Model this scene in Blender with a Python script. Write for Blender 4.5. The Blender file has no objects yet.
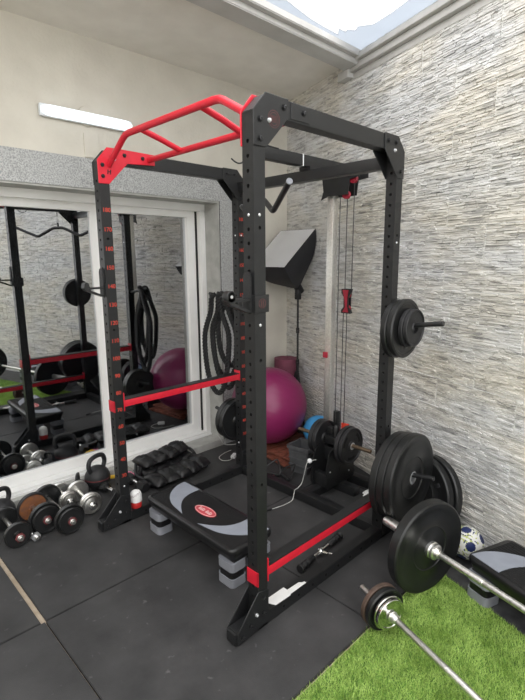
import bpy, bmesh, math, random
import numpy as np
from mathutils import Vector, Matrix, noise
random.seed(7)
S = bpy.context.scene
C = S.collection
PI = math.pi

# ------------------------------------------------------------------ camera
cam_d = bpy.data.cameras.new('camera'); cam = bpy.data.objects.new('camera', cam_d); C.objects.link(cam)
S.camera = cam
cam_d.sensor_fit = 'HORIZONTAL'; cam_d.sensor_width = 36.0
cam_d.lens = 474.39 / 525.0 * 36.0
cam_d.clip_start = 0.02
yaw, pit, rol = 0.7966, -0.1896, -0.0071
fw = Vector((math.cos(pit)*math.cos(yaw), math.cos(pit)*math.sin(yaw), math.sin(pit)))
rt = Vector((math.sin(yaw), -math.cos(yaw), 0)); up = rt.cross(fw)
r2 = rt*math.cos(rol) - up*math.sin(rol) * -1
# image roll: X' = X cos + Y sin
r2 = rt*math.cos(rol) + up*math.sin(rol); u2 = -rt*math.sin(rol) + up*math.cos(rol)
M = Matrix(((r2.x, u2.x, -fw.x), (r2.y, u2.y, -fw.y), (r2.z, u2.z, -fw.z)))
cam.matrix_world = Matrix.Translation((-1.2003, -2.4279, 1.5444)) @ M.to_4x4()

# ------------------------------------------------------------------ world, light, exposure
S.view_settings.view_transform = 'Standard'; S.view_settings.look = 'None'
S.view_settings.gamma = 1.0; S.view_settings.use_curve_mapping = False
S.view_settings.exposure = 1.30
W_ = bpy.data.worlds.new('overcast_sky'); S.world = W_; W_.use_nodes = True
nt = W_.node_tree; nt.nodes.clear()
wo = nt.nodes.new('ShaderNodeOutputWorld'); bg = nt.nodes.new('ShaderNodeBackground')
tc = nt.nodes.new('ShaderNodeTexCoord'); mp = nt.nodes.new('ShaderNodeMapping'); nz = nt.nodes.new('ShaderNodeTexNoise')
cr = nt.nodes.new('ShaderNodeValToRGB')
nz.inputs['Scale'].default_value = 2.6; nz.inputs['Detail'].default_value = 5; nz.inputs['Roughness'].default_value = 0.55
mp.inputs['Location'].default_value = (0.35, 0.1, 0.2)
cr.color_ramp.elements[0].position = 0.38; cr.color_ramp.elements[0].color = (0.84, 0.87, 0.92, 1)
cr.color_ramp.elements[1].position = 0.50; cr.color_ramp.elements[1].color = (1.0, 0.985, 0.96, 1)
nt.links.new(tc.outputs['Generated'], mp.inputs[0]); nt.links.new(mp.outputs[0], nz.inputs['Vector'])
nt.links.new(nz.outputs[0], cr.inputs[0]); nt.links.new(cr.outputs[0], bg.inputs[0])
bg.inputs[1].default_value = 1.25
nt.links.new(bg.outputs[0], wo.inputs[0])

# ------------------------------------------------------------------ materials
MATS = {}
def mat(name, col, rough=0.5, metal=0.0, var=0.12, scale=25.0, bump=0.0, bscale=200.0, spec=0.5, coat=0.0, emit=None, coord='Object', col2=None):
    if name in MATS: return MATS[name]
    m = bpy.data.materials.new(name); m.use_nodes = True; t = m.node_tree; n = t.nodes; l = t.links
    b = n['Principled BSDF']
    tc = n.new('ShaderNodeTexCoord'); nz = n.new('ShaderNodeTexNoise'); nz.inputs['Scale'].default_value = scale
    nz.inputs['Detail'].default_value = 4
    l.new(tc.outputs[coord], nz.inputs['Vector'])
    mx = n.new('ShaderNodeMix'); mx.data_type = 'RGBA'
    c1 = [c*(1-var) for c in col]; c2 = [min(1, c*(1+var)) for c in (col2 or col)]
    mx.inputs[6].default_value = (*c1, 1); mx.inputs[7].default_value = (*c2, 1)
    rp = n.new('ShaderNodeMapRange'); rp.inputs[1].default_value = 0.35; rp.inputs[2].default_value = 0.65
    l.new(nz.outputs[0], rp.inputs[0]); l.new(rp.outputs[0], mx.inputs[0]); l.new(mx.outputs[2], b.inputs['Base Color'])
    rr = n.new('ShaderNodeMapRange'); rr.inputs[3].default_value = max(0, rough-0.06); rr.inputs[4].default_value = min(1, rough+0.06)
    l.new(nz.outputs[0], rr.inputs[0]); l.new(rr.outputs[0], b.inputs['Roughness'])
    b.inputs['Metallic'].default_value = metal; b.inputs['Specular IOR Level'].default_value = spec
    b.inputs['Coat Weight'].default_value = coat
    if bump:
        n2 = n.new('ShaderNodeTexNoise'); n2.inputs['Scale'].default_value = bscale; n2.inputs['Detail'].default_value = 3
        l.new(tc.outputs[coord], n2.inputs['Vector'])
        bp = n.new('ShaderNodeBump'); bp.inputs['Strength'].default_value = bump; bp.inputs['Distance'].default_value = 0.004
        l.new(n2.outputs[0], bp.inputs['Height']); l.new(bp.outputs[0], b.inputs['Normal'])
    if emit:
        b.inputs['Emission Color'].default_value = (*emit[0], 1); b.inputs['Emission Strength'].default_value = emit[1]
    MATS[name] = m; return m
BLK = mat('black_powder_coat', (0.012, 0.0125, 0.0135), 0.40, 0, 0.12, 30, 0.15, 600)
BLK2 = mat('black_steel_bolt', (0.03, 0.03, 0.032), 0.35, 0.6, 0.1)
HOLE = mat('dark_hollow', (0.004, 0.004, 0.004), 0.9)
RED = mat('red_powder_coat', (0.62, 0.015, 0.035), 0.38, 0, 0.06, 20, 0.1, 500)
PRED = mat('dark_red_nylon', (0.30, 0.012, 0.03), 0.4)
REDN = mat('red_paint_mark', (0.50, 0.05, 0.03), 0.6)
DRED = mat('dark_red_print', (0.10, 0.03, 0.03), 0.5)
WHT = mat('white_plastic', (0.80, 0.81, 0.82), 0.4, 0, 0.04)
ZINC = mat('zinc_bolt', (0.75, 0.76, 0.78), 0.3, 0.8, 0.06)
CHR = mat('chrome', (0.78, 0.78, 0.76), 0.16, 1.0, 0.04)
STL = mat('brushed_steel', (0.62, 0.61, 0.58), 0.36, 1.0, 0.12, 60)
RUB = mat('bumper_rubber', (0.011, 0.0115, 0.012), 0.36, 0, 0.15, 12, 0.1, 250)
RUB2 = mat('grey_cast_iron', (0.020, 0.020, 0.022), 0.5, 0.15, 0.2, 40, 0.25, 300)
RUST = mat('rusted_iron', (0.36, 0.13, 0.035), 0.8, 0.0, 0.35, 45, 0.4, 200, col2=(0.12, 0.05, 0.03))
BROWN = mat('brown_iron', (0.085, 0.055, 0.042), 0.6, 0.2, 0.3, 30, 0.3, 200)
RODB = mat('worn_brass_rod', (0.22, 0.16, 0.11), 0.42, 0.8, 0.2, 50)
PINK = mat('magenta_vinyl', (0.23, 0.018, 0.095), 0.33, 0, 0.05, 3, 0.0)
BLUE = mat('sky_blue_vinyl', (0.07, 0.36, 0.72), 0.42, 0, 0.06, 4)
MAUVE = mat('dusky_pink_foam', (0.17, 0.045, 0.075), 0.8, 0, 0.12, 20, 0.3, 120)
DECK = mat('black_step_plastic', (0.010, 0.010, 0.011), 0.30, 0, 0.15, 15)
GRY = mat('grey_plastic', (0.24, 0.25, 0.28), 0.42, 0, 0.06, 15)
LGRY = mat('light_grey_inlay', (0.27, 0.29, 0.34), 0.5, 0, 0.05, 15)
LOGO = mat('red_oval_label', (0.55, 0.06, 0.08), 0.4, 0, 0.05)
LOGOW = mat('pale_label_print', (0.85, 0.62, 0.60), 0.5)
PUFF = mat('black_nylon', (0.009, 0.009, 0.010), 0.45, 0, 0.25, 30, 0.35, 90)
ROPE = mat('black_rope_fibre', (0.009, 0.009, 0.010), 0.6, 0, 0.3, 120, 0.4, 700)
SOFTW = mat('white_diffusion_fabric', (0.93, 0.93, 0.94), 0.75, 0, 0.02, 5)
SOFTB = mat('black_softbox_fabric', (0.010, 0.010, 0.013), 0.65, 0, 0.2, 30)
WOOD = mat('red_brown_plastic', (0.19, 0.06, 0.038), 0.55, 0, 0.3, 30, 0.2, 150)
CRATE = mat('grey_crate_plastic', (0.085, 0.087, 0.092), 0.5)
PAPER = mat('white_paper', (0.85, 0.85, 0.84), 0.7, 0, 0.03)
CORD = mat('white_cord', (0.50, 0.50, 0.48), 0.5)
YEL = mat('yellow_vinyl', (0.80, 0.50, 0.02), 0.45)
PNK = mat('pink_vinyl', (0.80, 0.22, 0.36), 0.45)
BALW = mat('white_ball_leather', (0.78, 0.78, 0.74), 0.4, 0, 0.05)
BALN = mat('navy_ball_leather', (0.018, 0.03, 0.11), 0.4)
BALY = mat('pale_yellow_print', (0.50, 0.55, 0.18), 0.45)
BOTR = mat('red_plastic', (0.55, 0.03, 0.03), 0.35)
ORNG = mat('orange_red_plastic', (0.75, 0.06, 0.03), 0.35)
GRIP = mat('black_grip_rubber', (0.012, 0.012, 0.013), 0.5, 0, 0.2, 60, 0.4, 500)
CABLE = mat('dark_cable', (0.05, 0.05, 0.05), 0.4, 0.3)
SLOT = mat('silver_sleeve_steel', (0.92, 0.91, 0.88), 0.36, 1.0, 0.08, 80)

# ------------------------------------------------------------------ mesh builder
class G:
    def __init__(s, mats): s.bm = bmesh.new(); s.mats = mats if isinstance(mats, (list, tuple)) else [mats]
    def _m(s, fs, mi):
        for f in fs: f.material_index = mi
    def box(s, lo, hi, mi=0, bev=0.0, xf=None):
        r = bmesh.ops.create_cube(s.bm, size=1.0); vs = r['verts']
        for v in vs:
            v.co = Vector([lo[i] + (v.co[i]+0.5)*(hi[i]-lo[i]) for i in range(3)])
        fs = list({f for v in vs for f in v.link_faces}); s._m(fs, mi)
        if bev:
            es = list({e for v in vs for e in v.link_edges})
            rb = bmesh.ops.bevel(s.bm, geom=es, offset=bev, segments=2, affect='EDGES', profile=0.6, clamp_overlap=True)
            s._m(rb['faces'], mi); vs = list({v for v in vs if v.is_valid} | set(rb['verts']))
        if xf is not None:
            for v in vs: v.co = xf @ v.co
        return vs
    def prism(s, pts, a, b, axis='y', mi=0, xf=None, bev=0):
        """polygon pts in the two other axes, extruded from a to b along axis"""
        def P(p, t):
            if axis == 'y': return Vector((p[0], t, p[1]))
            if axis == 'x': return Vector((t, p[0], p[1]))
            return Vector((p[0], p[1], t))
        A = [s.bm.verts.new(P(p, a)) for p in pts]; B_ = [s.bm.verts.new(P(p, b)) for p in pts]
        fs = [s.bm.faces.new(A[::-1]), s.bm.faces.new(B_)]
        n = len(pts)
        for i in range(n): fs.append(s.bm.faces.new((A[i], A[(i+1) % n], B_[(i+1) % n], B_[i])))
        s._m(fs, mi)
        if xf is not None:
            for v in A+B_: v.co = xf @ v.co
        bmesh.ops.recalc_face_normals(s.bm, faces=fs)
        return fs
    def lathe(s, prof, p0, ax, n=40, mi=0, close=True):
        """prof list of (r, h) along axis direction ax from p0; mi int or list per segment"""
        ax = Vector(ax).normalized(); p0 = Vector(p0)
        h = Vector((0, 0, 1)) if abs(ax.z) < 0.9 else Vector((1, 0, 0))
        a = ax.cross(h).normalized(); b = ax.cross(a)
        rings = []
        for (r, t) in prof:
            if r < 1e-6: rings.append([s.bm.verts.new(p0+ax*t)])
            else: rings.append([s.bm.verts.new(p0+ax*t+(a*math.cos(2*PI*k/n)+b*math.sin(2*PI*k/n))*r) for k in range(n)])
        fs = []
        for i in range(len(rings)-1):
            A, B_ = rings[i], rings[i+1]; m_ = mi[i] if isinstance(mi, list) else mi
            for k in range(n):
                k2 = (k+1) % n
                if len(A) == 1 and len(B_) == 1: continue
                if len(A) == 1: f = s.bm.faces.new((A[0], B_[k2], B_[k]))
                elif len(B_) == 1: f = s.bm.faces.new((A[k], A[k2], B_[0]))
                else: f = s.bm.faces.new((A[k], A[k2], B_[k2], B_[k]))
                f.material_index = m_; fs.append(f)
        bmesh.ops.recalc_face_normals(s.bm, faces=fs)
        return fs
    def cyl(s, p, q, r, n=20, mi=0, r2=None):
        p, q = Vector(p), Vector(q); L = (q-p).length; r2 = r if r2 is None else r2
        b = min(0.15*min(r, r2), 0.002)
        return s.lathe([(0, 0), (r-b, 0), (r, b), (r2, L-b), (r2-b, L), (0, L)], p, q-p, n, mi)
    def ball(s, c, r, n=24, mi=0, sc=(1, 1, 1)):
        k = bmesh.ops.create_uvsphere(s.bm, u_segments=n*2, v_segments=n, radius=r)
        for v in k['verts']: v.co = Vector((v.co.x*sc[0], v.co.y*sc[1], v.co.z*sc[2])) + Vector(c)
        s._m({f for v in k['verts'] for f in v.link_faces}, mi)
    def tube(s, pts, r, n=12, mi=0, closed=False, cap=True):
        pts = [Vector(p) for p in pts]; N = len(pts); rings = []
        pr = None
        for i in range(N):
            if closed: t = pts[(i+1) % N]-pts[i-1]
            else: t = pts[min(i+1, N-1)]-pts[max(i-1, 0)]
            t.normalize()
            if pr is None:
                h = Vector((0, 0, 1)) if abs(t.z) < 0.9 else Vector((1, 0, 0)); a = t.cross(h).normalized()
            else: a = (pr-t*pr.dot(t)).normalized()
            pr = a; b = t.cross(a); rr = r[i] if isinstance(r, (list, tuple)) else r
            rings.append([s.bm.verts.new(pts[i]+(a*math.cos(2*PI*k/n)+b*math.sin(2*PI*k/n))*rr) for k in range(n)])
        fs = []
        for i in range(N if closed else N-1):
            A, B_ = rings[i], rings[(i+1) % N]
            for k in range(n): fs.append(s.bm.faces.new((A[k], A[(k+1) % n], B_[(k+1) % n], B_[k])))
        if not closed and cap: fs += [s.bm.faces.new(rings[0][::-1]), s.bm.faces.new(rings[-1])]
        s._m(fs, mi); bmesh.ops.recalc_face_normals(s.bm, faces=fs)
    def text(s, body, size, xf, mi=0, depth=0.0006):
        cu = bpy.data.curves.new('glyph', 'FONT'); cu.body = body; cu.size = size; cu.extrude = depth/2; cu.offset = size*0.012; cu.align_x = 'CENTER'; cu.align_y = 'CENTER'
        ob = bpy.data.objects.new('glyph', cu); C.objects.link(ob)
        me = bpy.data.meshes.new_from_object(ob.evaluated_get(bpy.context.evaluated_depsgraph_get()))
        bpy.data.objects.remove(ob); n0 = len(s.bm.verts); f0 = len(s.bm.faces)
        s.bm.from_mesh(me); s.bm.verts.ensure_lookup_table(); s.bm.faces.ensure_lookup_table()
        for v in s.bm.verts[n0:]: v.co = xf @ v.co
        for f in s.bm.faces[f0:]: f.material_index = mi
        bpy.data.meshes.remove(me); bpy.data.curves.remove(cu)
    def build(s, name, parent=None, smooth=35, xf=None, loc=None):
        if xf is not None: s.bm.transform(xf)
        me = bpy.data.meshes.new(name); s.bm.to_mesh(me); s.bm.free()
        for m in s.mats: me.materials.append(m)
        if smooth:
            me.polygons.foreach_set('use_smooth', [True]*len(me.polygons)); me.set_sharp_from_angle(angle=math.radians(smooth))
        o = bpy.data.objects.new(name, me); C.objects.link(o)
        if parent: o.parent = parent
        if loc: o.location = loc
        return o
def tag(o, label=None, cat=None, group=None, kind=None):
    if label: o['label'] = label
    if cat: o['category'] = cat
    if group: o['group'] = group
    if kind: o['kind'] = kind
    return o
def empty(name, loc, label, cat, group=None, rz=0):
    o = bpy.data.objects.new(name, None); C.objects.link(o); o.location = loc; o.rotation_euler = (0, 0, rz); o.empty_display_size = 0.05
    return tag(o, label, cat, group)
def kids(o): return [c for c in bpy.data.objects if c.parent == o]
def dup(o, parent=None):
    c = o.copy(); C.objects.link(c); c.parent = parent
    for ch in kids(o): dup(ch, c)
    return c
def cat_mull(pts, k=8, closed=False):
    P = [Vector(p) for p in pts]; n = len(P); out = []
    for i in range(n if closed else n-1):
        a = P[(i-1) % n] if closed or i > 0 else P[0]*2-P[1]
        b, c = P[i], P[(i+1) % n]; d = P[(i+2) % n] if closed or i+2 < n else P[-1]*2-P[-2]
        for j in range(k):
            t = j/k
            out.append(0.5*((2*b)+(c-a)*t+(2*a-5*b+4*c-d)*t*t+(3*b-a-3*c+d)*t**3))
    if not closed: out.append(P[-1])
    return out

# ------------------------------------------------------------------ the room
ANG = 0.3288
SC = Vector((2.0023, 0.4862, 0))                                # where the stone wall meets the plaster wall
SD = Vector((-math.sin(ANG), -math.cos(ANG), 0))                # along the stone wall
SN = Vector((-math.cos(ANG), math.sin(ANG), 0))                 # out of the stone wall, into the room
def sp(t, s, z=0): return SC + SD*t + SN*s + Vector((0, 0, z))
XL, YN, HC = -3.6, -5.2, 2.86

def grey_noise_mat(name, a, b, sc, rough, bump=0.3, bsc=300, ramp=(0.35, 0.65), detail=6, dist=0.003):
    m = bpy.data.materials.new(name); m.use_nodes = True; t = m.node_tree; n = t.nodes; l = t.links; p = n['Principled BSDF']
    tc = n.new('ShaderNodeTexCoord'); nz = n.new('ShaderNodeTexNoise'); nz.inputs['Scale'].default_value = sc; nz.inputs['Detail'].default_value = detail
    r = n.new('ShaderNodeValToRGB'); r.color_ramp.elements[0].position = ramp[0]; r.color_ramp.elements[1].position = ramp[1]
    r.color_ramp.elements[0].color = (*a, 1); r.color_ramp.elements[1].color = (*b, 1)
    l.new(tc.outputs['Object'], nz.inputs['Vector']); l.new(nz.outputs[0], r.inputs[0]); l.new(r.outputs[0], p.inputs['Base Color'])
    n2 = n.new('ShaderNodeTexNoise'); n2.inputs['Scale'].default_value = bsc; n2.inputs['Detail'].default_value = 4
    bp = n.new('ShaderNodeBump'); bp.inputs['Strength'].default_value = bump; bp.inputs['Distance'].default_value = dist
    l.new(tc.outputs['Object'], n2.inputs['Vector']); l.new(n2.outputs[0], bp.inputs['Height']); l.new(bp.outputs[0], p.inputs['Normal'])
    p.inputs['Roughness'].default_value = rough
    return m
PLAST = grey_noise_mat('beige_stucco', (0.62, 0.59, 0.525), (0.68, 0.65, 0.58), 5, 0.9, 0.5, 45, dist=0.006)
SOFF = grey_noise_mat('ceiling_stucco', (0.76, 0.73, 0.68), (0.82, 0.79, 0.74), 6, 0.9, 0.5, 60, dist=0.005)
GRAN = grey_noise_mat('speckled_granite', (0.27, 0.275, 0.28), (0.52, 0.53, 0.53), 130, 0.5, 0.1, 400, (0.38, 0.62))
SILL = grey_noise_mat('pale_concrete', (0.36, 0.36, 0.34), (0.46, 0.46, 0.44), 12, 0.8, 0.3, 120)
SUBF = grey_noise_mat('tan_underfloor', (0.36, 0.29, 0.21), (0.46, 0.38, 0.29), 20, 0.8)
TRIM = grey_noise_mat('painted_metal_trim', (0.44, 0.435, 0.42), (0.52, 0.515, 0.50), 6, 0.5, 0.05)
FRM = mat('white_door_profile', (0.86, 0.86, 0.85), 0.35, 0, 0.03, 4)
GASK = mat('black_gasket', (0.01, 0.01, 0.01), 0.7)
DARKT = grey_noise_mat('dark_marbled_tile', (0.030, 0.030, 0.033), (0.11, 0.11, 0.115), 9, 0.4, 0.1, 100, (0.42, 0.75))
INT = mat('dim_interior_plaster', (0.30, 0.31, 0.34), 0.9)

def struct(o): o['kind'] = 'structure'; return o

# floor slab, everything else lies on it
g = G(SUBF); g.prism([(XL, YN), (0.35, YN), (2.05, 0.49), (2.05, 0.76), (XL, 0.76)], -0.15, -0.014, 'z'); struct(g.build('floor', smooth=0))

# plaster wall (wall_left): above the lintel and to the right of the door; rotated a hair like in the photo
KW = -0.0103
def wy(x, off=0): return 0.5312 + KW*(x-2.0023) + off
def wallbox(g, x0, x1, o0, o1, z0, z1, mi=0):
    g.prism([(x0, wy(x0, o0)), (x1, wy(x1, o0)), (x1, wy(x1, o1)), (x0, wy(x0, o1))], z0, z1, 'z', mi)
g = G(PLAST)
wallbox(g, XL, 2.15, 0.003, 0.30, 2.15, 3.1)
wallbox(g, 1.375, 2.15, 0.003, 0.30, -0.012, 2.15)
struct(g.build('wall_left', smooth=0))
g = G(GRAN)
wallbox(g, XL, 1.375, -0.006, 0.16, 1.985, 2.165)
wallbox(g, 1.240, 1.375, -0.006, 0.16, -0.012, 1.985)
struct(g.build('trim_1', smooth=0))
g = G([SILL, GASK]); wallbox(g, 1.226, 1.239, -0.002, 0.165, 0.04, 1.984); wallbox(g, 1.238, 1.2405, -0.0065, 0.0, 0.04, 1.984, 1); wallbox(g, XL, 1.226, 0.0, 0.16, 1.972, 1.984)
struct(g.build('trim_7', smooth=0))
g = G(SILL); wallbox(g, 0.386, 1.239, 0.004, 0.20, -0.013, 0.045); wallbox(g, XL, 0.386, 0.104, 0.20, -0.013, 0.045); struct(g.build('trim_2', smooth=0))

# sliding door: outer frame, two panels with glass
FY = 0.170      # frame front, offset from wall
g = G([FRM, GASK])
wallbox(g, XL, 1.24, FY, FY+0.05, 1.920, 1.975); wallbox(g, XL, 1.24, FY+0.05, FY+0.14, 1.926, 1.975)
wallbox(g, 1.186, 1.240, FY, FY+0.14, 0.045, 1.935)
wallbox(g, XL, 1.25, FY-0.004, FY+0.14, 0.045, 0.078)
wallbox(g, XL, 1.25, FY-0.016, FY, 0.045, 0.060)
wallbox(g, 1.1725, 1.186, FY+0.05, FY+0.14, 0.078, 1.925, 1)
d1 = struct(g.build('door_1', smooth=0))
def glass_mat():
    m = bpy.data.materials.new('reflective_tinted_glass'); m.use_nodes = True; t = m.node_tree; n = t.nodes; l = t.links; n.clear()
    o = n.new('ShaderNodeOutputMaterial'); mx = n.new('ShaderNodeMixShader'); gl = n.new('ShaderNodeBsdfGlossy'); tr = n.new('ShaderNodeBsdfTransparent')
    lw = n.new('ShaderNodeLayerWeight'); lw.inputs[0].default_value = 0.35; mr = n.new('ShaderNodeMapRange'); mr.inputs[3].default_value = 0.50; mr.inputs[4].default_value = 0.88
    nz = n.new('ShaderNodeTexNoise'); nz.inputs['Scale'].default_value = 1.6; tc = n.new('ShaderNodeTexCoord'); bp = n.new('ShaderNodeBump'); bp.inputs['Strength'].default_value = 0.02
    l.new(tc.outputs['Object'], nz.inputs['Vector']); l.new(nz.outputs[0], bp.inputs['Height']); l.new(bp.outputs[0], gl.inputs['Normal'])
    gl.inputs['Roughness'].default_value = 0.012; gl.inputs['Color'].default_value = (0.95, 0.96, 0.97, 1); tr.inputs['Color'].default_value = (0.42, 0.46, 0.50, 1)
    l.new(lw.outputs['Facing'], mr.inputs[0]); l.new(mr.outputs[0], mx.inputs[0]); l.new(tr.outputs[0], mx.inputs[1]); l.new(gl.outputs[0], mx.inputs[2]); l.new(mx.outputs[0], o.inputs[0])
    return m
GLASS = glass_mat()
def door_panel(x0, x1, o0, o1, stl, str_, gy_off):
    g = G([FRM, GASK])
    wallbox(g, x0, x1, o0, o1, 1.873, 1.930); wallbox(g, x0, x1, o0, o1, 0.078, 0.150)
    wallbox(g, x0, x1, o0-0.004, o0, 0.085, 0.093, 0)
    wallbox(g, x0, x0+stl, o0, o1, 0.150, 1.873); wallbox(g, x1-str_, x1, o0, o1, 0.150, 1.873)
    f = g.build('door_panel', d1, smooth=0)
    # single reflecting pane; its own plane is a touch out of true, as its reflections show
    g = G(GLASS); k = -0.0145
    def gy(x): return 0.8165 + k*x + gy_off
    xa, xb = x0+stl-0.006, x1-str_+0.006
    g.prism([(xa, gy(xa)), (xb, gy(xb)), (xb, gy(xb)+0.006), (xa, gy(xa)+0.006)], 0.145, 1.878, 'z')
    g.build('glass_pane', f, smooth=0)
door_panel(-1.05, 0.358, FY+0.072, FY+0.13, 0.05, 0.050, 0.0)
door_panel(0.359, 1.172, FY+0.060, FY+0.125, 0.045, 0.075, 0.0)
door_panel(-2.4, -1.06, FY+0.03, FY+0.125, 0.05, 0.05, 0.0)
# dim room behind the glass
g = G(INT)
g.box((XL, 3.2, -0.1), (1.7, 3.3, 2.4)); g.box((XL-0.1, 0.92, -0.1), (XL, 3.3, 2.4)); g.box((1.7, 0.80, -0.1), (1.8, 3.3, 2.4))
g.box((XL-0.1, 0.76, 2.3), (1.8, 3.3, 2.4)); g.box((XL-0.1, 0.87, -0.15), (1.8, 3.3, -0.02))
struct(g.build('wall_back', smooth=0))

# stone clad wall
def stone_mat():
    m = bpy.data.materials.new('split_face_ledge_stone'); m.use_nodes = True; t = m.node_tree; n = t.nodes; l = t.links; p = n['Principled BSDF']
    def N(k, **kw):
        x = n.new(k)
        for a, b in kw.items(): setattr(x, a, b)
        return x
    uv = N('ShaderNodeTexCoord'); 
    # wavy warp
    wn = N('ShaderNodeTexNoise'); wn.inputs['Scale'].default_value = 5.0; wn.inputs['Detail'].default_value = 3
    l.new(uv.outputs['Object'], wn.inputs['Vector'])
    sub = N('ShaderNodeVectorMath', operation='SUBTRACT'); sub.inputs[1].default_value = (0.5, 0.5, 0.5)
    l.new(wn.outputs['Color'], sub.inputs[0])
    mul = N('ShaderNodeVectorMath', operation='MULTIPLY'); mul.inputs[1].default_value = (0.08, 0.0, 0.022); l.new(sub.outputs[0], mul.inputs[0])
    add = N('ShaderNodeVectorMath', operation='ADD'); l.new(uv.outputs['Object'], add.inputs[0]); l.new(mul.outputs[0], add.inputs[1])
    def vor(sx, sz, off=0):
        mp = N('ShaderNodeMapping'); mp.inputs['Scale'].default_value = (sx, 1, sz); mp.inputs['Location'].default_value = (off, 0, off*1.7)
        l.new(add.outputs[0], mp.inputs[0])
        v = N('ShaderNodeTexVoronoi'); v.inputs['Scale'].default_value = 1.0; v.inputs['Randomness'].default_value = 0.9
        l.new(mp.outputs[0], v.inputs['Vector']); return v
    def nzs(sx, sz, det=4, rgh=0.6):
        mp = N('ShaderNodeMapping'); mp.inputs['Scale'].default_value = (sx, 1, sz); l.new(add.outputs[0], mp.inputs[0])
        v = N('ShaderNodeTexNoise'); v.inputs['Scale'].default_value = 1.0; v.inputs['Detail'].default_value = det; v.inputs['Roughness'].default_value = rgh
        l.new(mp.outputs[0], v.inputs['Vector']); return v
    v1 = vor(10, 78); v2 = vor(24, 150, 3.1)
    s1 = nzs(6, 80, 6, 0.7); s2 = nzs(30, 190, 3)
    def col1(v):
        sx = N('ShaderNodeSeparateColor'); l.new(v.outputs['Color'], sx.inputs[0]); return sx.outputs[0]
    def math_(op, a, b):
        x = N('ShaderNodeMath', operation=op)
        for i, k in enumerate((a, b)):
            if isinstance(k, (int, float)): x.inputs[i].default_value = k
            else: l.new(k, x.inputs[i])
        return x.outputs[0]
    ge = N('ShaderNodeNewGeometry')
    tone = math_('ADD', math_('MULTIPLY', ge.outputs['Random Per Island'], 0.22), math_('MULTIPLY', col1(v1), 0.22))
    tone = math_('ADD', tone, math_('MULTIPLY', s1.outputs[0], 0.36)); tone = math_('ADD', tone, math_('MULTIPLY', s2.outputs[0], 0.38))
    rp = N('ShaderNodeValToRGB'); e = rp.color_ramp.elements
    e[0].position = 0.30; e[0].color = (0.22, 0.22, 0.222, 1); e[1].position = 0.74; e[1].color = (0.80, 0.79, 0.76, 1)
    for pos, c in ((0.39, (0.38, 0.375, 0.362)), (0.47, (0.53, 0.52, 0.495)), (0.57, (0.67, 0.655, 0.62))):
        x = e.new(pos); x.color = (*c, 1)
    l.new(tone, rp.inputs[0])
    # warm / cool drift
    cn = nzs(1.2, 3.0, 3); mxc = N('ShaderNodeMix', data_type='RGBA', blend_type='MULTIPLY'); mxc.inputs[0].default_value = 1
    r2 = N('ShaderNodeValToRGB'); r2.color_ramp.elements[0].position = 0.40; r2.color_ramp.elements[0].color = (0.93, 0.95, 1.0, 1)
    r2.color_ramp.elements[1].position = 0.62; r2.color_ramp.elements[1].color = (1.0, 0.975, 0.925, 1)
    l.new(cn.outputs[0], r2.inputs[0]); l.new(rp.outputs[0], mxc.inputs[6]); l.new(r2.outputs[0], mxc.inputs[7])
    # tile joints: 51 x 17 cm running bond
    mp = N('ShaderNodeMapping'); mp.inputs['Location'].default_value = (0, 0, 0); l.new(uv.outputs['Object'], mp.inputs[0])
    sw = N('ShaderNodeSeparateXYZ'); l.new(mp.outputs[0], sw.inputs[0]); cb = N('ShaderNodeCombineXYZ'); l.new(sw.outputs[0], cb.inputs[0]); l.new(sw.outputs[2], cb.inputs[1])
    br = N('ShaderNodeTexBrick', offset=0.5, offset_frequency=2); br.inputs['Scale'].default_value = 1.0; br.inputs['Brick Width'].default_value = 0.513; br.inputs['Row Height'].default_value = 0.1707
    br.inputs['Mortar Size'].default_value = 0.0030; br.inputs['Mortar Smooth'].default_value = 0.3
    l.new(cb.outputs[0], br.inputs['Vector'])
    mx2 = N('ShaderNodeMix', data_type='RGBA'); mx2.inputs[7].default_value = (0.80, 0.80, 0.78, 1)
    l.new(math_('MULTIPLY', br.outputs['Fac'], 0.85), mx2.inputs[0]); l.new(mxc.outputs[2], mx2.inputs[6]); l.new(mx2.outputs[2], p.inputs['Base Color'])
    hgt = math_('ADD', math_('MULTIPLY', col1(v1), 0.3), math_('MULTIPLY', s1.outputs[0], 0.9)); hgt = math_('ADD', hgt, math_('MULTIPLY', s2.outputs[0], 0.5))
    hgt = math_('ADD', hgt, math_('MULTIPLY', col1(v2), 0.25))
    bp = N('ShaderNodeBump'); bp.inputs['Strength'].default_value = 0.9; bp.inputs['Distance'].default_value = 0.006
    l.new(hgt, bp.inputs['Height']); l.new(bp.outputs[0], p.inputs['Normal'])
    p.inputs['Roughness'].default_value = 0.75; p.inputs['Specular IOR Level'].default_value = 0.3
    return m
STONE = stone_mat()
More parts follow.
